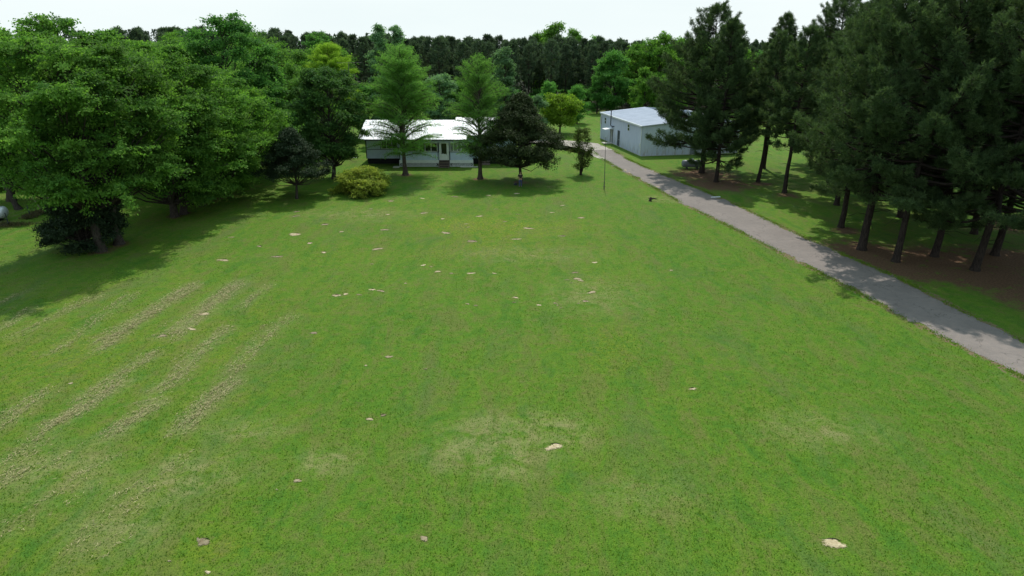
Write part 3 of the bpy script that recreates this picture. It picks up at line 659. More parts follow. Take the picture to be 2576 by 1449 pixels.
for x in (-9.78, -8.43): G.hexa([(x-HX, 91.75-HY, 0), (x+.05-HX, 91.75-HY, 0), (x-HX, 92.94-HY, 0), (x+.05-HX, 92.94-HY, 0), (x-HX, 91.75-HY, .1), (x+.05-HX, 91.75-HY, .1), (x-HX, 92.94-HY, .82), (x+.05-HX, 92.94-HY, .82)])
hp('steps', G, M['wood'])
G = Geo(); hb(G, -15.9, -15.1, 92.1, 92.9, 0, .12); hp('concrete_pad', G, M['concrete'])
G = Geo(); hb(G, -6.9, -4.6, 92.5, 92.85, 0, .07); hp('concrete_pad', G, M['concrete'])
G = Geo(); hb(G, -4.6, -2.9, 94.6, 96.1, .3, .42); hb(G, -4.5, -3.0, 94.2, 94.55, 0, .2)
for x in (-4.6, -3.0): hb(G, x, x+.1, 94.6, 94.7, .42, 1.3)
hb(G, -4.6, -2.9, 94.6, 94.66, 1.3, 1.37); hp('side_deck', G, M['wood'])
def roof_slab(G, x0, x1, ye, ze, yr, zr, yb, th=.08, rib=.0):
    a, b = x0-HX, x1-HX
    G.hexa([(a, ye-HY, ze-th), (b, ye-HY, ze-th), (a, yr-HY, zr-th), (b, yr-HY, zr-th), (a, ye-HY, ze), (b, ye-HY, ze), (a, yr-HY, zr), (b, yr-HY, zr)])
    G.hexa([(a, yr-HY, zr-th), (b, yr-HY, zr-th), (a, yb-HY, ze-th), (b, yb-HY, ze-th), (a, yr-HY, zr), (b, yr-HY, zr), (a, yb-HY, ze), (b, yb-HY, ze)])
    x = a+.25; sl = (zr-ze)/(yr-ye)
    while x < b:                                   # standing ribs of the metal sheets
        G.hexa([(x, ye-HY, ze), (x+.05, ye-HY, ze), (x, yr-HY, zr), (x+.05, yr-HY, zr), (x, ye-HY, ze+.035), (x+.05, ye-HY, ze+.035), (x, yr-HY, zr+.035), (x+.05, yr-HY, zr+.035)]); x += .46
G = Geo(); roof_slab(G, -20.4, -6.0, 92.5, 3.72, 98.3, 5.55, 104); roof_slab(G, -7.9, 1.2, 94.6, 3.95, 99.6, 5.78, 104.1)
hp('roof', G, M['hroof'])
G = Geo(); hb(G, -20.4, -5.2, 92.42, 92.5, 3.56, 3.66); hb(G, -5.1, 1.2, 94.5, 94.58, 3.78, 3.88); hp('gutter', G, M['dark'])
# --- metal workshop
A0 = Vector((18.85, 101.4)); BA = R_(11.5); WL, WW, EZ, RZ = 18.6, 15.3, 4.32, 4.98
ux = Vector((cos(BA), sin(BA))); uy = Vector((-sin(BA), cos(BA)))
shop = thing('metal_building', 'grey blue metal workshop with a low pitched roof to the right of the driveway end', 'workshop', (A0.x, A0.y, 0), BA)
def wy(pxs):                                      # position along the left wall of a 3072-px column
    px = pxs/1.1925; best = min(np.linspace(-.5, WL+.5, 400), key=lambda s: abs(1288+F*(A0.x+uy.x*s)/zc(A0.y+uy.y*s, 2)-px)); return best
def wz(pys, s): return hz(pys/1.1925, A0.y+uy.y*s)
m, t, p, out = new_mat('grey metal siding'); sepn = t.nodes.new('ShaderNodeSeparateXYZ'); t.links.new(t.nodes.new('ShaderNodeTexCoord').outputs['Object'], sepn.inputs[0])
mpn = N(t, 'ShaderNodeMapping'); mpn.inputs['Scale'].default_value = (1.6, 1.6, .35); t.links.new(t.nodes.new('ShaderNodeTexCoord').outputs['Object'], mpn.inputs[0])
c = mixc(t, ramp(t, noise(t, 1.6, 5, .7, mpn.outputs[0]), .35, .65), (.56, .61, .76), (.66, .70, .82))
rust = math_(t, 'MULTIPLY', ramp(t, noise(t, 2.2, 5, .7, mpn.outputs[0]), .46, .66), ramp(t, sepn.outputs['Z'], .0, 1.6, .8, .0))
c = mixc(t, rust, c, (.34, .27, .22)); t.links.new(c, p.inputs['Base Color']); p.inputs['Roughness'].default_value = .5; p.inputs['Metallic'].default_value = .1
M['shop'] = m
def sp(name, G, mat, parent=None): return link(name, G.mesh(name, mat), parent or shop)
G = Geo(); G.box(0, WW, 0, WL, 0, EZ)
for yy_ in (0, WL): G.add([(0, yy_, EZ), (WW, yy_, EZ), (WW/2, yy_, RZ)], [(0, 1, 2)])
x = .15
while x < WW-.1: G.box(x, x+.06, -.035, -.002, .05, EZ-.02+min(x, WW-x)*.06); x += .305
y = .15
while y < WL-.1: G.box(-.035, -.002, y, y+.06, .05, EZ-.05); y += .305
sp('wall', G, M['shop'])
G = Geo(); ov = .18
for xa, xb, za, zb in ((-ov, WW/2, EZ+.03, RZ+.06), (WW/2, WW+ov, RZ+.06, EZ+.03)):
    G.hexa([(xa, -ov, za-.06), (xb, -ov, zb-.06), (xa, WL+ov, za-.06), (xb, WL+ov, zb-.06), (xa, -ov, za), (xb, -ov, zb), (xa, WL+ov, za), (xb, WL+ov, zb)])
    y = -ov+.2
    while y < WL: G.hexa([(xa, y, za), (xb, y, zb), (xa, y+.06, za), (xb, y+.06, zb), (xa, y, za+.035), (xb, y, zb+.035), (xa, y+.06, za+.035), (xb, y+.06, zb+.035)]); y += .6
sp('roof', G, M['broof'])
G = Geo(); G.box(-ov-.14, -ov-.003, -ov, WL+ov, EZ-.16, EZ+.06); sp('gutter', G, M['white']); G = Geo(); G.box(WW+ov+.003, WW+ov+.14, -ov, WL+ov, EZ-.16, EZ+.06)
sp('gutter', G, M['white'])
G = Geo(); G.tube([(-.12, .12, .1), (-.12, .12, EZ-.1)], .07, 6); sp('downpipe', G, M['white']); G = Geo(); G.tube([(-.12, WL-.15, .1), (-.12, WL-.15, EZ-.1)], .07, 6); sp('downpipe', G, M['white'])
for (cx, ya, yb) in ((1816.2, 352.3, 371.5), (1885, 372.2, 393)):
    s = wy(cx); z1, z0 = wz(ya, s), wz(yb, s); G = Geo(); G.box(-.07, -.04, s-.4, s+.4, z0, z0+.07); G.box(-.07, -.04, s-.4, s+.4, z1-.07, z1); G.box(-.07, -.04, s-.4, s-.33, z0+.07, z1-.07); G.box(-.07, -.04, s+.33, s+.4, z0+.07, z1-.07); G.box(-.07, -.04, s-.33, s+.33, (z0+z1)/2-.04, (z0+z1)/2+.04)
    w = sp('window', G, M['white']); G = Geo(); G.box(-.055, -.045, s-.33, s+.33, z0+.07, z1-.07); link('pane', G.mesh('pane', M['glass']), w)
s = wy(1803); z1, z0 = wz(350, s), wz(371, s)
G = Geo(); G.box(-.05, -.037, s-.45, s+.45, z0, z1); sp('boarded_window', G, plain('faded board', (.42, .36, .36), (.36, .32, .33), 3, .8))
s = wy(1857); G = Geo(); G.box(-.06, -.037, s-.5, s+.5, .06, wz(391.6, s))
for k in range(1, 8): G.box(-.075, -.06, s-.5, s+.5, .06+k*.27, .06+k*.27+.03)
dd_ = sp('door', G, plain('slate blue door', (.05, .06, .09), (.035, .045, .07), 4, .5)); G = Geo(); G.box(-.12, -.075, s-.4, s-.34, 1.0, 1.1); link('handle', G.mesh('handle', M['white']), dd_)
s = wy(1836.5); G = Geo(); G.box(-.055, -.037, s-.5, s+.5, .1, 2.15); G.box(-.075, -.037, s-.58, s-.5, .1, 2.2); G.box(-.075, -.037, s+.5, s+.58, .1, 2.2)
sp('side_door', G, plain('pale door with dark jambs', (.38, .40, .44), (.30, .30, .34), 4, .6))
G = Geo(); G.tube([(-.08, s-.55, .1), (-.08, s-.55, 2.3)], .04, 5); G.tube([(-.08, s+.55, .1), (-.08, s+.55, 2.3)], .04, 5); sp('jamb', G, M['dark'])
G = Geo(); G.hexa([(-1.5, s-.8, 2.28), (-.04, s-.8, 2.42), (-1.5, s+.8, 2.28), (-.04, s+.8, 2.42), (-1.5, s-.8, 2.32), (-.04, s-.8, 2.47), (-1.5, s+.8, 2.32), (-.04, s+.8, 2.47)]); sp('awning', G, M['white'])
G = Geo(); G.box(-1.5, -.05, s-.7, s+.7, 0, .12); sp('doorstep', G, M['concrete'])
s = wy(1838.5); G = Geo(); G.tube([(-.42, s, 2.95), (-.42, s, 5.3)], .085, 8); G.tube([(-.42, s, 2.98), (-.42, s-.12, 2.86), (-.36, s-.4, 2.82), (-.2, s-.6, 2.8), (-.02, s-.6, 2.8)], .085, 8); G.tube([(-.3, s-.45, 2.86), (-.3, s-.45, 2.55)], .07, 6); sp('flue_pipe', G, M['dark'])
G = Geo(); G.box(-.25, -.04, .25, .5, 1.35, 1.8); G.tube([(-.1, .35, .05), (-.1, .35, 1.35)], .05, 6); sp('meter_box', G, M['white'])
for xx_, zz0, zz1, ww in ((4.6, 1.25, 2.55, 1.0), (11.2, 1.4, 2.4, .9)):
    G = Geo(); G.box(xx_-ww/2, xx_+ww/2, -.075, -.037, zz0, zz0+.07); G.box(xx_-ww/2, xx_+ww/2, -.075, -.037, zz1-.07, zz1); G.box(xx_-ww/2, xx_-ww/2+.07, -.075, -.037, zz0+.07, zz1-.07); G.box(xx_+ww/2-.07, xx_+ww/2, -.075, -.037, zz0+.07, zz1-.07); G.box(xx_-ww/2+.07, xx_+ww/2-.07, -.072, -.037, (zz0+zz1)/2-.03, (zz0+zz1)/2+.03)
    w = sp('window', G, M['white']); G = Geo(); G.box(xx_-ww/2+.07, xx_+ww/2-.07, -.05, -.04, zz0+.07, zz1-.07); link('pane', G.mesh('pane', M['glass']), w)
G = Geo(); G.box(7.6, 8.6, -.06, -.037, .05, 2.15); sp('door', G, plain('mid grey door', (.20, .22, .26), None, 4, .5))  # door in one even grey
G = Geo(); G.box(-.06, WW+.06, -.08, -.036, 0, .05); G.box(-.08, -.036, -.08, WL, 0, .06); sp('slab', G, M['concrete'])

# ------------------------------------------------------------------ small things
def ptube(name, label, cat, pts, rad, mat, k=6, parent=None, loc=(0, 0, 0)):
    G = Geo(); G.tube(pts, rad, k); return link(name, G.mesh(name, mat, True), parent, loc, label=label, category=cat)
M['tank'] = plain('silver painted tank', (.50, .53, .56), (.36, .39, .42), 2, .4, .2)
M['pole'] = plain('weathered pole', (.13, .12, .10), (.08, .075, .07), 3, .7)
# flagpole-like pole beside the drive
x, y = g(1520, 476); H = hz(345, y)
r = thing('pole', 'tall thin bare metal pole standing in the grass left of the driveway', 'pole', (x, y, 0))
ptube('shaft', None, None, [(0, 0, 0), (-.05, 0, H*.5), (-.1, 0, H)], [.045, .035, .022], M['pole'], 7, r)
G = Geo(); G.box(-.22, .15, -.02, .02, .3, .33); G.tube([(-.05, -.03, .0), (-.05, -.03, .9)], .035, 5); link('footing', G.mesh('footing', M['dark']), r)
# propane tanks
M['tank_shade'] = plain('silver tank in shade tone', (.20, .22, .26), (.14, .16, .19), 2, .5, .1)  # silver tank colour darkened for the shade it lies in
def tank(x, y, L, rad, rz, label, mat_='tank'):
    r = thing('propane_tank', label, 'gas tank', (x, y, 0), rz, None); G = Geo(); zc_ = rad+.22
    s_ = np.linspace(-1, 1, 15); xx = np.sign(s_)*(L/2)*np.abs(s_)**.8
    cap = rad*.55; xs_ = np.concatenate([-L/2-cap*np.sin(np.linspace(pi/2, 0, 6)), [-L/4, 0, L/4], L/2+cap*np.sin(np.linspace(0, pi/2, 6))])
    rs_ = np.concatenate([rad*np.cos(np.linspace(pi/2-.02, 0, 6)), [rad]*3, rad*np.cos(np.linspace(0, pi/2-.02, 6))])
    G.tube([(q, 0, zc_) for q in xs_], rs_, 20); link('shell', G.mesh('shell', M[mat_], True), r)
    for sx_ in (-1, 1):
        G = Geo(); G.box(sx_*L*.3-.06, sx_*L*.3+.06, -rad*.7, rad*.7, 0, .26); link('foot', G.mesh('foot', M['dark']), r)
    G = Geo(); G.tube([(0, 0, zc_+rad-.02), (0, 0, zc_+rad+.16)], .15, 10); link('valve_cover', G.mesh('valve_cover', M['tank'], True), r)
tank(-49.9, 64.6, 2.3, .58, .12, 'white cylindrical gas tank on the grass at the left edge of the yard')
x, y = g(1738, 424); tank(x+.1, y, 2.3, .46, .05, mat_='tank_shade', label= 'silver gas tank lying behind the thick pine trunk near the workshop')
# swing
x, y = g(894, 405)
r = thing('rope_swing', 'small rope swing with a pale plank seat hanging left of the house', 'swing', (x, y, 0))
for sx_ in (-.26, .26): ptube('rope', None, None, [(sx_, 0, .5), (sx_*.9, .05, 3.9)], .02, M['pole'], 4, r)
G = Geo(); G.box(-.34, .34, -.12, .12, .46, .5); link('seat', G.mesh('seat', M['white']), r)
# tv antenna on its mast beyond the left end of the house
ay = 106.; axx = xat(876, 157, ay); az = hz(158, ay)
r = thing('tv_antenna', 'long thin television antenna on a tall mast above the trees left of the house', 'antenna', (axx, ay, 0))
ptube('mast', None, None, [(0, 0, 0), (0, 0, az+.15)], .04, M['pole'], 6, r); ptube('boom', None, None, [(-1.6, -.3, az), (1.9, .3, az+.02)], .02, M['pole'], 5, r)
G = Geo()
for k in range(11):
    f = k/10; q = np.array([-1.5+3.3*f, -.28+.56*f, az]); hl = .95-.6*f; G.tube([q-[hl*.25, -hl, 0], q+[hl*.25, -hl, 0]], .015, 3)
link('elements', G.mesh('elements', M['pole']), r)
# stump, plank, edge stones
def rock(name, label, cat, px, py, s, mat, seed):
    rr_ = np.random.default_rng(seed); x, y = g(px, py); bm = bmesh.new(); bmesh.ops.create_icosphere(bm, subdivisions=2, radius=1)
    for v in bm.verts: v.co = Vector((v.co.x*s[0], v.co.y*s[1], max(-.2*s[2], v.co.z*s[2])))*float(rr_.uniform(.8, 1.15))
    me_ = bpy.data.meshes.new(name); bm.to_mesh(me_); bm.free(); me_.materials.append(mat); link(name, me_, None, (x, y, 0), float(rr_.uniform(0, 3)), label=label, category=cat)
x, y = g(1637, 506)
G = Geo(); G.tube([(-.05, 0, -.05), (-.05, 0, .12), (0, .02, .42)], [.2, .15, .12], 9); G.tube([(0, 0, .25), (.35, -.05, .3), (.7, -.08, .24)], [.1, .07, .03], 6); G.tube([(-.1, 0, .2), (-.3, .1, .36)], [.06, .02], 5)
link('stump', G.mesh('stump', M['bark'], True), None, (x, y, 0), label='short dark broken stump on the bare ground beside the driveway bend', category='stump')
x, y = g(1800, 497)
G = Geo(); G.hexa([(-.55, -.1, .02), (.5, -.1, .02), (-.5, .12, .02), (.55, .1, .02), (-.55, -.1, .07), (.5, -.1, .12), (-.5, .12, .07), (.55, .1, .12)])
link('plank', G.mesh('plank', M['white']), None, (x, y, 0), .1, label='short white plank lying in the grass right of the driveway', category='plank')
M['stone'] = plain('ochre stone', (.42, .33, .20), (.30, .23, .15), 9, .9, bmp=.4)
for k, (px, py, s, l) in enumerate([(1573, 429, (.3, .18, .1), 'flat ochre stone on the left edge of the driveway near the pole'), (1583, 435, (.22, .15, .08), 'small ochre stone just nearer than the flat one by the driveway edge'), (1655, 470, (.35, .16, .06), 'long tan stone at the driveway edge above the stump'), (1612, 452, (.18, .12, .08), 'small tan stone at the driveway edge between the pole and the stump')]): rock('edge_stone', l, 'stone', px, py, s, M['stone'], k)
# left wire fence, weeds and leaning sticks
f0, f1, f2 = g(-60, 600), g(30, 565), g(150, 521)
r = thing('wire_fence', 'sagging wire fence on thin dark posts at the left edge of the lawn', 'fence', (f2[0], f2[1], 0))
def fpt(f): a = np.array(f0); b = np.array(f2); q = a*(1-f)+b*f; return q-np.array(f2)
for f in (.08, .36, .62, .8, .97):
    q = fpt(f); ptube('post', None, None, [(q[0], q[1], 0), (q[0]-.12, q[1], 1.25)], .045, M['dark'], 5, r)
G = Geo()
for h in (.35, .7, 1.05): G.tube([(*fpt(f), h-.06*sin(f*9)) for f in np.linspace(.08, .97, 9)], .008, 3)
link('wire', G.mesh('wire', M['pole']), r)
for (a, b, l) in (((104, 529), (74, 486), 'shorter pale stick leaning left among the fence weeds'), ((138, 524), (106, 472), 'longer pale pole leaning left beside the wire fence end')):
    x, y = g(*a); H = hz(b[1], y); x2 = xat(b[0], b[1], y)
    ptube('leaning_stick', l, 'stick', [(0, 0, -.05), ((x2-x)*.5, 0, H*.5), (x2-x, 0, H)], [.055, .05, .03], plain('pale stick', (.26, .21, .14), None, 5, .8), 5, None, (x, y, 0))
G = Geo(); rw = np.random.default_rng(3); n = 5200; f = rw.random(n)
wx_ = np.array([g(68, 551), g(110, 535), g(150, 521), g(175, 512)]); k = rw.integers(0, 3, n); q = wx_[k]*(1-f[:, None])+wx_[k+1]*f[:, None]+rw.normal(0, .28, (n, 2))
D = rw.normal(0, .45, (n, 3)); D[:, 2] = 1; hh_ = rw.uniform(.2, .6, n)
G.leaves(np.column_stack([q, hh_*.45]), D, rw.normal(0, 1, (n, 3)), hh_, .05, rw.random(n))
k0 = np.array(g(10, 568)); n = 1300; q = k0+rw.normal(0, 1, (n, 2))*[1.1, .35]; D = rw.normal(0, .45, (n, 3)); D[:, 2] = 1; hh_ = rw.uniform(.15, .45, n)
G.leaves(np.column_stack([q, hh_*.45]), D, rw.normal(0, 1, (n, 3)), hh_, .05, rw.random(n))
link('weeds', G.mesh('weeds', leaf_mat('dry weeds', (.05, .07, .025), (.17, .13, .07), .2)), kind='stuff', label='brown and green weeds grown up along the wire fence', category='weeds')

# ------------------------------------------------------------------ person
def skin(name, V, E, Rr, mat, parent, root=0, sub=2):
    me_ = bpy.data.meshes.new(name); me_.from_pydata([Vector(v) for v in V], E, []); me_.materials.append(mat)
    o = bpy.data.objects.new(name, me_); col.objects.link(o); o.parent = parent
    md = o.modifiers.new('Skin', 'SKIN'); md.use_smooth_shade = True
    for i_, rv in enumerate(Rr):
        d = me_.skin_vertices[0].data[i_]; d.radius = rv if isinstance(rv, tuple) else (rv, rv); d.use_root = (i_ == root)
    s_ = o.modifiers.new('Sub', 'SUBSURF'); s_.levels = s_.render_levels = sub
    return o
x, y = g(1309, 470)
per = thing('person', 'person in black t-shirt and blue jeans standing under the dark round evergreen holding a controller', 'person', (x, y, 0), R_(4))
SK = plain('skin', (.42, .25, .18), (.38, .22, .16), 8, .5)
V = [(0, 0, .95), (0, 0, 1.12), (0, -.01, 1.3), (0, 0, 1.44), (0, 0, 1.52), (0, -.015, 1.6), (0, -.02, 1.68), (0, -.01, 1.74)]; E = [(0, 1), (1, 2), (2, 3), (3, 4), (4, 5), (5, 6), (6, 7)]
Rr = [(.15, .11), (.15, .11), (.17, .12), (.13, .09), (.055, .06), (.075, .085), (.078, .095), (.055, .065)]
def chain(pts, rads, start):
    i0 = start
    for q, rv in zip(pts, rads): V.append(q); Rr.append(rv); E.append((i0, len(V)-1)); i0 = len(V)-1
    return i0
for s_ in (-1, 1):
    chain([(s_*.1, 0, .88), (s_*.115, -.02, .5), (s_*.12, .01, .12), (s_*.125, -.02, .05), (s_*.14, -.15, .035)], [(.095, .1), (.065, .07), (.045, .05), (.045, .05), (.04, .03)], 0)
    e = chain([(s_*.19, 0, 1.42), (s_*.25, .02, 1.13), (s_*.12, -.22, 1.17), (s_*.075, -.27, 1.19)], [.06, .045, .034, (.035, .02)], 3)
body = skin('body', V, E, Rr, SK, per)
for s_ in (-1, 1):                                   # fingers and thumbs closed on the controller
    VF, EF, RF = [], [], []
    for k in range(4):
        z = 1.165+k*.019; l = (.8, .95, 1, .9)[k]; b = len(VF)
        VF += [(s_*.075, -.28, z), (s_*(.075-.0*l), -.315*1, z), (s_*.05, -.335-.004*k, z), (s_*.028, -.33, z-.002)]; EF += [(b, b+1), (b+1, b+2), (b+2, b+3)]; RF += [.0095, .009, .0085, .0075]
        if k: EF.append((b-4, b))
    b = len(VF); VF += [(s_*.07, -.27, 1.225), (s_*.05, -.29, 1.245), (s_*.03, -.31, 1.243)]; EF += [(12, b), (b, b+1), (b+1, b+2)]; RF += [.012, .0105, .009]
    skin('hand', VF, EF, RF, SK, per, 0, 1)
V2 = [(0, 0, .98), (0, 0, 1.15), (0, -.01, 1.32), (0, 0, 1.45)]; E2 = [(0, 1), (1, 2), (2, 3)]; R2_ = [(.185, .14), (.18, .14), (.195, .145), (.135, .10)]
for s_ in (-1, 1):
    b = len(V2); V2 += [(s_*.19, 0, 1.42), (s_*.24, .02, 1.2)]; E2 += [(3, b), (b, b+1)]; R2_ += [.082, .075]
skin('shirt', V2, E2, R2_, plain('black cotton', (.012, .012, .013), None, 5, .9), per)
V3 = [(0, 0, .97), (0, 0, .9)]; E3 = [(0, 1)]; R3 = [(.17, .125), (.165, .125)]
for s_ in (-1, 1):
    b = len(V3); V3 += [(s_*.1, 0, .82), (s_*.118, -.02, .5), (s_*.122, .01, .1)]; E3 += [(1, b), (b, b+1), (b+1, b+2)]; R3 += [.112, .085, .075]
skin('jeans', V3, E3, R3, plain('blue denim', (.035, .055, .12), (.05, .075, .15), 6, .85), per)
for s_ in (-1, 1):
    skin('shoe', [(s_*.125, .04, .045), (s_*.13, -.06, .045), (s_*.142, -.18, .035)], [(0, 1), (1, 2)], [(.05, .045), (.052, .045), (.045, .035)], M['pole'], per, 0, 1)
skin('hair', [(0, .03, 1.66), (0, .0, 1.745), (0, -.05, 1.765)], [(0, 1), (1, 2)], [(.08, .07), (.082, .06), (.05, .03)], plain('dark hair', (.02, .013, .01), None, 5, .8), per)
FM = plain('face details', (.22, .11, .08), None, 5, .6)
G = Geo(); G.box(-.012, .012, -.128, -.104, 1.63, 1.665); link('nose', G.mesh('nose', FM), per)
G = Geo(); G.box(-.02, .02, -.118, -.1, 1.605, 1.611); link('mouth', G.mesh('mouth', FM), per)
for s_ in (-1, 1):
    G = Geo(); G.box(s_*.03-.009, s_*.03+.009, -.112, -.1, 1.682, 1.69); link('eye', G.mesh('eye', M['dark']), per)
    G = Geo(); G.box(s_*.078-.008, s_*.078+.008, -.01, .02, 1.645, 1.69); link('ear', G.mesh('ear', FM), per)
G = Geo(); G.box(-.085, .085, -.36, -.26, 1.18, 1.225); G.tube([(-.07, -.27, 1.22), (-.07, -.23, 1.33)], .006, 4); G.tube([(.07, -.27, 1.22), (.07, -.23, 1.33)], .006, 4)
link('remote_controller', G.mesh('remote_controller', M['dark']), None, per.location, R_(4), label='small dark remote controller held in both hands by the person in the black t-shirt', category='controller')
x, y = g(1297, 466)
bm = bmesh.new(); bmesh.ops.create_cube(bm, size=1); bmesh.ops.bevel(bm, geom=bm.edges[:], offset=.2, segments=3, affect='EDGES')
for v in bm.verts: v.co = Vector((v.co.x*.42, v.co.y*.26, v.co.z*.26+.13))
me_ = bpy.data.meshes.new('bag'); bm.to_mesh(me_); bm.free(); me_.materials.append(M['dark'])
bag = link('bag', me_, None, (x, y, 0), label='small dark bag on the grass by the feet of the person', category='bag')
G = Geo(); G.tube([(-.1, 0, .25), (-.07, 0, .34), (.07, 0, .34), (.1, 0, .25)], .014, 5); link('handle', G.mesh('handle', M['dark']), bag)
# ------------------------------------------------------------------ trees of the yard
def leafy(name, label, cat, bx, by, topy, hw, base, kind, mat, seed, barkm='bark', group=None, rz=0, **kw):
    x, y, H, R = spec(bx, by, topy, hw)
    return tree(name, label, cat, x, y, gen_leafy(seed, H, R, base, kind, M[mat], M[barkm], **kw), rz, group)
GE = 'broad green elms in the row along the left of the lawn'
leafy('elm_tree', 'nearest and largest elm at the left, its forked trunk rising through a dark bush', 'tree', 255, 632, 88, 190, 4.6, 'broad', 'elm', 1, group=GE, nlobe=105, ncl=13, nleaf=60, L=.215, lean=(-1.5, .5), droop=.5, clr=.7, flat=.3, lobe_r=.19, lobe_flat=.75, rough_edge=.5, spray=.5)
leafy('elm_tree', 'elm with its trunk just right of the largest left elm', 'tree', 300, 614, 105, 140, 4.4, 'broad', 'elm', 2, group=GE, nlobe=80, ncl=12, nleaf=56, L=.215, lean=(.8, 0), droop=.5, clr=.7, flat=.3, lobe_r=.2, lobe_flat=.75, rough_edge=.5, spray=.5)
leafy('elm_tree', 'elm with the left trunk of the close pair in the shaded left row', 'tree', 440, 545, 118, 138, 1.7, 'broad', 'elm', 3, group=GE, nlobe=90, ncl=12, nleaf=54, L=.225, droop=.5, clr=.7, flat=.3, lobe_r=.2, lobe_flat=.75, rough_edge=.5, spray=.5)
leafy('elm_tree', 'elm with the right trunk of the close pair in the shaded left row', 'tree', 463, 538, 150, 120, 1.7, 'broad', 'elm', 4, group=GE, nlobe=70, ncl=12, nleaf=54, L=.225, lean=(.8, 0), droop=.5, clr=.7, flat=.3, lobe_r=.21, lobe_flat=.75, rough_edge=.5, spray=.5)
leafy('elm_tree', 'lighter green elm fourth along the left row, low sweeping crown', 'tree', 508, 517, 178, 125, 1.2, 'broad', 'lime', 5, group=GE, nlobe=85, ncl=12, nleaf=56, L=.215, lean=(1.2, 0), droop=.5, clr=.7, flat=.3, lobe_r=.2, lobe_flat=.75, rough_edge=.5, spray=.5)
leafy('elm_tree', 'lighter green elm at the right end of the left row, branches reaching the lawn', 'tree', 560, 492, 172, 132, .9, 'broad', 'lime', 6, group=GE, nlobe=90, ncl=12, nleaf=54, L=.225, lean=(1., 0), droop=.5, clr=.7, flat=.3, lobe_r=.2, lobe_flat=.75, rough_edge=.5, spray=.5)
leafy('elm_tree', 'small leafy elm filling the corner behind the dark juniper', 'tree', 640, 452, 215, 85, 1.0, 'broad', 'lime', 7, nlobe=26, ncl=22, nleaf=30, L=.28)
x, y = g(228, 622)
tree('juniper_bush', 'dark spreading juniper bush around the foot of the largest left elm', 'bush', x-.1, y-.5, gen_leafy(8, 6.0, 3.0, .2, 'egg', M['cedar'], M['bark'], nlobe=90, ncl=22, nleaf=30, L=.17, clr=.34, droop=.1, lobe_r=.18, multi=3, rough_edge=.3))
leafy('sweetgum_tree', 'tall dense tree rising above the left row with a rounded bright top', 'tree', 603, 440, 34, 125, 2.5, 'tall', 'gum', 9, nlobe=90, ncl=14, nleaf=44, L=.28, clr=.55, lobe_r=.2, rough_edge=.2)
leafy('sweetgum_tree', 'lower rounded tree on the right shoulder of the tall one behind the left row', 'tree', 690, 425, 140, 68, 2.0, 'tall', 'gum', 10, nlobe=30, ncl=22, nleaf=28, L=.34, clr=.6)
GB = 'tall trees behind the left row'
for k, (bx, by, ty, hw, mt, l) in enumerate([(30, 505, 38, 120, 'elm', 'leftmost tall tree behind the row, crown cut by the left edge of the picture'), (120, 498, 60, 95, 'lime', 'second tall tree from the left edge behind the row'), (205, 492, 30, 95, 'elm', 'highest crown behind the largest left elm'), (325, 478, 68, 80, 'elm', 'tall tree between the highest left crown and the low notch of sky'), (400, 468, 92, 75, 'lime', 'paler tree under the notch of sky left of the tall sweetgum'), (480, 455, 105, 70, 'elm', 'dark green tree directly left of the tall sweetgum')]):
    leafy('shade_tree', l, 'tree', bx, by, ty, hw, 3, 'tall' if k != 1 else 'broad', mt, 20+k, group=GB, nlobe=80, ncl=12, nleaf=44, L=.26, clr=.6, lobe_r=.2, rough_edge=.5, flat=.4, spray=.6)
leafy('pear_tree', 'dense rounded glossy tree between the dark juniper and the house', 'tree', 840, 450, 168, 92, 2.0, 'round', 'pear', 11, nlobe=110, ncl=18, nleaf=30, L=.23, clr=.38, flat=.7, droop=.1, lobe_r=.17, trunk_r=.26)
x, y, H, R = spec(747, 500, 322, 84)
tree('juniper_tree', 'small dark spreading juniper tree with a bare pale trunk left of the yellow bush', 'tree', x, y, gen_leafy(12, H, R, 2.0, 'cone', M['cedar'], M['bark'], nlobe=130, ncl=16, nleaf=30, L=.15, clr=.34, droop=.45, flat=.7, lobe_r=.15, trunk_r=.15, rough_edge=.25))
x, y, H, R = spec(915, 486, 412, 72)
tree('bush', 'big rounded yellow green bush on the lawn in front of the house', 'bush', x, y, gen_leafy(13, H-.45, R, .1, 'mound', M['bush'], M['bark'], nlobe=60, ncl=24, nleaf=30, L=.17, clr=.26, droop=.35, lobe_r=.2, multi=5, trunk_r=.08))
GC = 'feathery cypresses in front of the house'
x, y, H, R = spec(1020, 440, 116, 97)
tree('bald_cypress', 'left and taller of the two feathery cypresses in front of the house', 'tree', x, y, gen_cypress(14, H, R*1.2, 2.4, 1.05, full=2.6), group=GC)
x, y, H, R = spec(1208, 450, 140, 84)
tree('bald_cypress', 'right feathery cypress in front of the house, thinner crown with bare low limbs', 'tree', x, y, gen_cypress(15, H, R*1.15, 2.7, .85, full=2.4), group=GC)
x, y, H, R = spec(845, 372, 112, 84)
tree('bald_cypress', 'bright yellow green rounded cypress behind the dense dark pear tree', 'tree', x, y, gen_cypress(16, H, R, 2.0, 2.2, 'yel', full=2.6))
x, y, H, R = spec(1310, 456, 234, 112)
tree('evergreen_tree', 'dark broad evergreen tree over the standing person at the right of the house', 'tree', x, y, gen_leafy(17, H, R, 2.3, 'cone', M['holly'], M['bark'], nlobe=190, ncl=20, nleaf=36, L=.17, clr=.36, droop=.5, flat=.8, lobe_r=.16, trunk_r=.2, rough_edge=.2))
x, y, H, R = spec(1461, 440, 320, 25)
tree('crape_myrtle', 'slender many stemmed myrtle with thin leaves beside the driveway', 'shrub', x, y, gen_leafy(18, H, R*1.25, .7, 'column', M['myrtle'], M['bark'], nlobe=48, ncl=12, nleaf=13, L=.15, clr=.26, lobe_r=.28, lobe_flat=.9, multi=8, trunk_r=.08, droop=0))
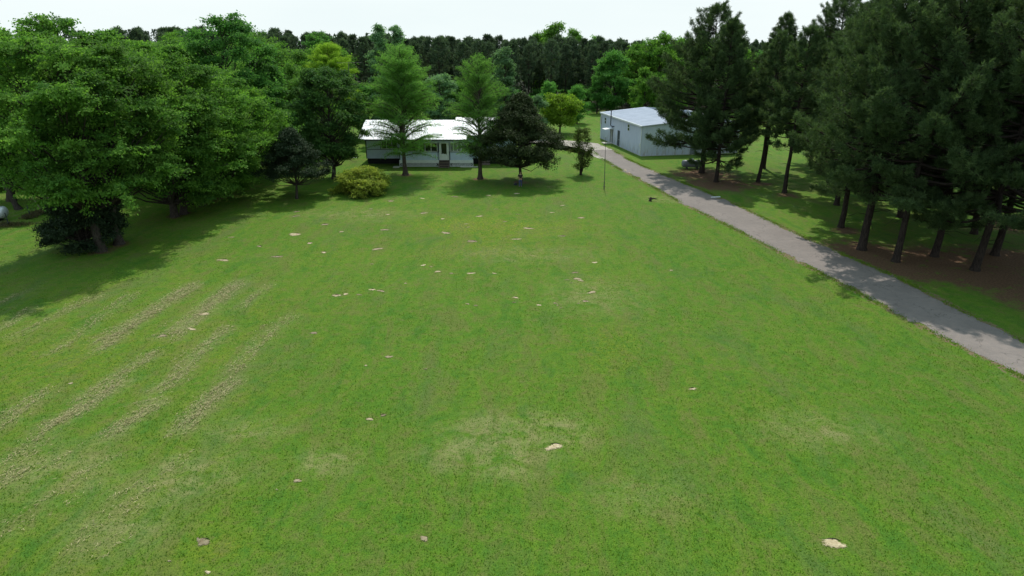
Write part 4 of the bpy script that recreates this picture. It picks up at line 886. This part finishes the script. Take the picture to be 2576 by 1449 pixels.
leafy('maple_tree', 'bright yellow green tree beyond the dark evergreen, near the gravel', 'tree', 1408, 336, 240, 52, 1.6, 'round', 'yel', 19, nlobe=30, ncl=22, nleaf=26, L=.3, clr=.5)
leafy('willow_tree', 'silvery pale tree just behind the top right of the dark evergreen', 'tree', 1348, 345, 240, 30, 1, 'tall', 'pale', 30, nlobe=16, ncl=20, nleaf=24, L=.26, clr=.45)
# trees behind the house
for k, (bx, by, ty, hw, kd, mt, nm, l) in enumerate([
    (968, 352, 53, 26, 'tall', 'pale', 'poplar_tree', 'tall pale spire of the left poplar behind the left cypress'), (1008, 350, 56, 22, 'tall', 'pale', 'poplar_tree', 'slimmer tall pale poplar right behind the left cypress top'),
    (822, 345, 76, 55, 'tall', 'gum', 'sweetgum_tree', 'green tree with a ragged top behind the yellow green cypress'), (1270, 345, 114, 28, 'tall', 'pale', 'poplar_tree', 'thin pale tree against the dark pines between the right cypress and the evergreen'),
    (1110, 345, 186, 46, 'round', 'pale', 'shade_tree', 'soft pale tree behind the house between the two cypresses'), (930, 345, 215, 48, 'round', 'gum', 'shade_tree', 'green tree over the left end of the house roof'),
    (1050, 340, 200, 50, 'round', 'gum', 'shade_tree', 'green tree behind the trunk of the left cypress'), (1170, 340, 205, 42, 'round', 'gum', 'shade_tree', 'green tree behind the roof left of the right cypress'),
    (1235, 340, 190, 40, 'round', 'pale', 'shade_tree', 'pale green tree behind the right cypress'), (985, 340, 190, 44, 'round', 'pale', 'shade_tree', 'pale leafy tree low behind the left cypress crown'),
    (1300, 335, 230, 38, 'round', 'gum', 'shade_tree', 'green tree hidden low behind the dark evergreen'), (760, 350, 150, 50, 'tall', 'gum', 'shade_tree', 'green tree between the sweetgums and the yellow green cypress')]):
    leafy(nm, l, 'tree', bx, by, ty, hw, 1.2, kd, mt, 40+k, nlobe=55, ncl=11, nleaf=34, L=.27, clr=.5, lobe_r=.21, rough_edge=.25)
# fill behind the far left: copies of one loose tree
x, y, H, R = -52, 92, 15, 6
fillm = gen_leafy(60, 15, 5.5, .8, 'broad', M['elm'], M['bark'], nlobe=30, ncl=22, nleaf=44, L=.28, clr=.6)
fill = tree('wood_tree', 'leafy tree in the dark wood behind the left edge of the yard', 'tree', -70, 84, fillm, group='trees of the wood behind the left of the yard')
rf = np.random.default_rng(77)
for (a, b, s) in [(-62, 90, 1.0), (-55, 96, 1.05), (-48, 99, 1.0), (-41, 101, .95), (-70, 100, 1.1), (-60, 106, 1.05), (-50, 110, 1.1), (-82, 92, 1.15), (-40, 112, 1.1), (-80, 108, 1.1), (-34, 108, 1.0), (-30, 118, 1.0), (-68, 120, 1.1), (-90, 112, 1.1), (-56, 122, 1.1), (-44, 126, 1.1), (-29, 101, .75)]:
    copy_tree(fill, (a, b, 0), rf.uniform(0, 6), s)
shm = gen_leafy(61, 3.2, 2.4, .1, 'mound', M['lime'], M['bark'], nlobe=20, ncl=20, nleaf=22, L=.26, clr=.35, multi=4, trunk_r=.06)
sh = tree('undergrowth_bush', 'low leafy bush in the undergrowth beyond the left fence', 'bush', -58, 80, shm, group='bushes of the undergrowth at the left')
for (a, b, s) in [(-54, 79, .9), (-63, 77, 1.2), (-67, 81, 1.2), (-50, 82, 1.0), (-57, 84, 1.3), (-73, 78, 1.2), (-45, 85, .9), (-41, 90, .9), (-36, 92, .8), (-31, 94, .8), (-46, 92, 1.2), (-72, 86, 1.4)]:
    copy_tree(sh, (a, b, 0), rf.uniform(0, 6), s)
# leaning dark trunk at the left edge
x, y = g(48, 527)
r = thing('leaning_tree', 'dark tree with a bare trunk leaning left near the left edge fence', 'tree', (x, y, 0))
G = Geo(); G.tube([(0, 0, -.1), (-.25, 0, .5), (-1.0, 0, 3.5), (-1.9, .2, 7.5), (-2.6, .4, 11)], [.42, .27, .22, .17, .08], 8); link('trunk', G.mesh('trunk', M['bark'], True), r)
cr_, tr_ = gen_leafy(62, 14, 3.6, 8, 'round', M['elm'], M['bark'], nlobe=20, ncl=20, nleaf=26, L=.28); link('crown', cr_, r, (-2.2, .3, 0))

# ------------------------------------------------------------------ pines right of the driveway
GP = 'tall dark pines right of the driveway'
pl = [  # bx, by, top, halfwidth, crown base, label, seed
 (1765, 435, 25, 160, 3.2, 'thick trunked pine nearest the workshop, its low limbs hiding the workshop wall', 101),
 (1801, 458, 52, 96, 2.8, 'slimmer pine just right of the thick trunked pine by the workshop', 102),
 (1907, 458, 78, 62, 6.0, 'thin slightly leaning pine standing alone in the grass beyond the workshop pair', 103),
 (1973, 485, 62, 84, 5.2, 'slender pine with one low tuft of needles, left of the dense dark group', 104),
 (2115, 572, 2, 150, 3.8, 'leftmost pine of the dense dark group beside the driveway', 105),
 (2167, 628, -60, 212, 4.8, 'second pine of the dense group, thick straight trunk with reddish needles at its foot', 106),
 (2253, 658, -55, 230, 5.2, 'pine with the leaning trunk closest to the middle of the driveway shade', 107),
 (2350, 645, -70, 150, 3.0, 'pine with fresh low needle boughs around its trunk in the dense group', 108),
 (2452, 680, -110, 285, 4.6, 'nearest pine on the right with a leaning dark trunk', 109),
 (2502, 642, -80, 170, 4.4, 'pine with a leaning trunk just behind the nearest right one', 110)]
P_MESH = []
for bx, by, ty, hw, cb, l, sd in pl:
    x, y, H, R = spec(bx, by, max(ty, -200), hw); H = min(H, 22.5); lx = {2253: 1.3, 2452: 1.6, 2502: 1.2, 1907: .9}.get(bx, .2)
    near = by > 560
    ms = gen_pine(sd, H, R, cb, tuft_n=20 if near else 17, needle=.33 if near else .38, nw=.036 if near else .048, twigs=1.9 if hw > 60 else 1.6, lean=(lx, 0), trunk_r=.34 if bx in (1765, 2167) else None)
    P_MESH.append((ms, H)); tree('pine_tree', l, 'pine tree', x, y, ms, 0, GP)
# further pines of the same plantation, partly hidden
for k, (x, y, mi, s, l) in enumerate([(37.6, 39.5, 4, 1.05, 'pine whose low bough reaches in at the right edge of the picture'), (47, 55, 5, 1.0, 'pine behind the nearest right ones, cut by the right edge'), (38, 66, 7, .95, 'pine standing behind the dense group, trunk glimpsed between the front trunks'), (44, 70, 5, .98, 'dark pine in the second row of the dense group'), (51, 67, 4, 1.0, 'dark pine in the second row near the right edge'), (36, 78, 3, 1.05, 'slim pine rising behind the leftmost of the dense group'), (45, 84, 6, .9, 'pine in the back row of the plantation'), (58, 78, 5, 1.0, 'pine far back at the right edge'), (41, 95, 1, .95, 'pine standing in the open grass far behind the dense group'), (55, 96, 4, .95, 'farthest pine of the plantation at the right'), (50, 50, 7, 1.02, 'pine outside the right edge with boughs above the driveway'), (34, 71, 4, 1.0, 'pine right behind the leftmost of the dense group'), (41.5, 60, 6, 1.0, 'pine in the second row between the reddish footed trunk and the right edge'), (39.5, 88, 5, 1.0, 'pine of the back row seen over the open grass'), (50, 90, 6, 1.0, 'pine of the back row behind the right of the dense group'), (33.5, 92, 2, 1.12, 'thin pine with a tufted top showing between the two pine groups')]):
    ms, _ = P_MESH[mi]; tree('pine_tree', l, 'pine tree', x, y, ms, 1.3+k*1.1, GP, s)

# ------------------------------------------------------------------ the pine forest beyond
protos = [gen_pine(200+k, 16, 3.1, (6.2, 5.0, 6.8, 3.2)[k], tuft_n=8, needle=.55, nw=.11, twigs=1.25, matn='fpine', shape='top', dead=14, whorl=.75, trunk_r=.19) for k in range(4)]
GF = 'pines of the dark forest beyond the yard'; LF = 'tall slender pine in the dark forest wall beyond the yard'
roots = []
for k, ms in enumerate(protos):
    roots.append(ms)
rf = np.random.default_rng(9); cnt = 0
for row in range(5):
    Yr = 171+row*7.5
    n = (52, 52, 50, 50, 50)[row]
    for k in range(n):
        x = -92+(k+rf.uniform(-.38, .38))*(228/n)+(row % 2)*2.2; y = Yr+rf.uniform(-2.6, 2.6)
        px = 1288+F*x/zc(y, 10)
        ty = np.interp(px, [380, 700, 1100, 1600, 2600], [72, 84, 97, 106, 104])+rf.normal(0, 6.0)+(row < 1)*6
        H = hz(ty, y); s = H/16; mi = int(rf.integers(0, 4)) if row else int(rf.choice([0, 1, 2, 3, 3]))
        tree('forest_pine', LF, 'pine tree', x, y, protos[mi], rf.uniform(0, 6), GF, (s*rf.uniform(.9, 1.25), s*rf.uniform(.9, 1.25), s)); cnt += 1
# the wood goes on behind the first rows and closes the horizon
gw_ = Geo(); nT = 520; tx_ = rf.uniform(-420, 520, nT); ty_ = rf.uniform(212, 420, nT)
ppx = 1288+F*tx_/zc(ty_, 10); hh = CAM_H+(hz(np.interp(ppx, [380, 700, 1100, 1600, 2600], [76, 88, 100, 108, 106]), 100.)-CAM_H)/100*ty_
for a, b, h in zip(tx_, ty_, hh):
    k = 150; z = rf.uniform(.3, 1, k)**.8; rr_ = 3.4*np.clip(1-z, 0, 1)**.5*rf.uniform(.2, 1, k)**.5; th = rf.uniform(0, 6.28, k); h += rf.normal(0, .6)
    gw_.leaves(np.column_stack([a+rr_*np.cos(th), b+rr_*np.sin(th), z*h]), rf.normal(0, 1, (k, 3))+[0, 0, .6], rf.normal(0, 1, (k, 3)), rf.uniform(.8, 1.7, k), .55, np.clip(rf.normal(.45, .2, k), 0, 1))
link('far_wood', gw_.mesh('far_wood', M['fpine']), kind='stuff', label='far dark pine wood that closes the horizon behind the forest wall', category='wood')
# a screen of dark undergrowth inside the forest edge
um = gen_leafy(70, 4.5, 3.2, .1, 'mound', M['gum'], M['bark'], nlobe=18, ncl=16, nleaf=18, L=.5, clr=.6, multi=4, trunk_r=.06)
for k in range(40):
    x = -88+k*5.6+rf.uniform(-2, 2); s = rf.uniform(.5, 1.25)
    tree('forest_bush', 'dark bush at the foot of the forest pines', 'bush', x, 176+rf.uniform(-4, 8), um, rf.uniform(0, 6), 'undergrowth of the pine forest', s)
# deciduous trees along the forest edge, right of centre
fd = [gen_leafy(80+k, 15, 5.2, 1.0, 'tall' if k else 'broad', M[mt], M['bark'], nlobe=34, ncl=20, nleaf=22, L=.46, clr=.7) for k, mt in enumerate(('gum', 'lime', 'lime'))]
def far(px, ty, hw, y, mi, l, nm='edge_tree'):
    x = xat(px, 200, y); H = hz(ty, y); R = hw/F*zc(y, H*.5)
    tree(nm, l, 'tree', x, y, fd[mi], rf.uniform(0, 6), None, (R/5.2, R/5.2, H/15))
for q in [(1395, 58, 50, 204, 2, 'highest green crown breaking the forest skyline right of centre'), (1350, 82, 34, 206, 1, 'left shoulder of green beside the highest crown on the skyline'), (1440, 74, 34, 205, 2, 'right shoulder of green beside the highest crown on the skyline'), (1492, 92, 34, 202, 2, 'small green dome on the skyline right of the highest crown'),
          (1545, 128, 52, 160, 0, 'dark green rounded tree at the forest edge left of the workshop roof'), (1600, 112, 48, 166, 1, 'green tree behind the far left corner of the workshop'), (1655, 84, 52, 165, 1, 'tall bright green tree above the workshop roof'), (1700, 96, 44, 170, 2, 'bright green tree left of the tall workshop pine'), (1625, 170, 36, 150, 2, 'lower bright tree right behind the workshop roof'), (1690, 180, 40, 148, 1, 'lower green tree behind the workshop ridge'),
          (1505, 190, 26, 158, 0, 'dark narrow tree at the edge of the pines'), (1760, 110, 50, 160, 1, 'green tree behind the thick trunked pine'), (1850, 120, 50, 162, 1, 'green tree beyond the open grass behind the workshop'), (1930, 130, 50, 160, 0, 'dark green tree beyond the open grass right of the workshop'), (2020, 125, 55, 162, 1, 'green tree glimpsed between the two pine groups'),
          (2120, 120, 55, 160, 0, 'tree far behind the dense pine group, left'), (2230, 115, 55, 162, 1, 'tree far behind the dense pine group, middle'), (2340, 115, 55, 160, 0, 'tree far behind the dense pine group, right'), (2460, 110, 60, 160, 1, 'tree far behind the pines near the right edge'), (2560, 105, 60, 160, 0, 'tree far behind the pines at the right edge'),
          (1455, 215, 30, 140, 0, 'small dark tree at the left corner of the workshop lawn'), (1385, 205, 30, 150, 0, 'dark green tree behind the bright yellow green one')]: far(*q)
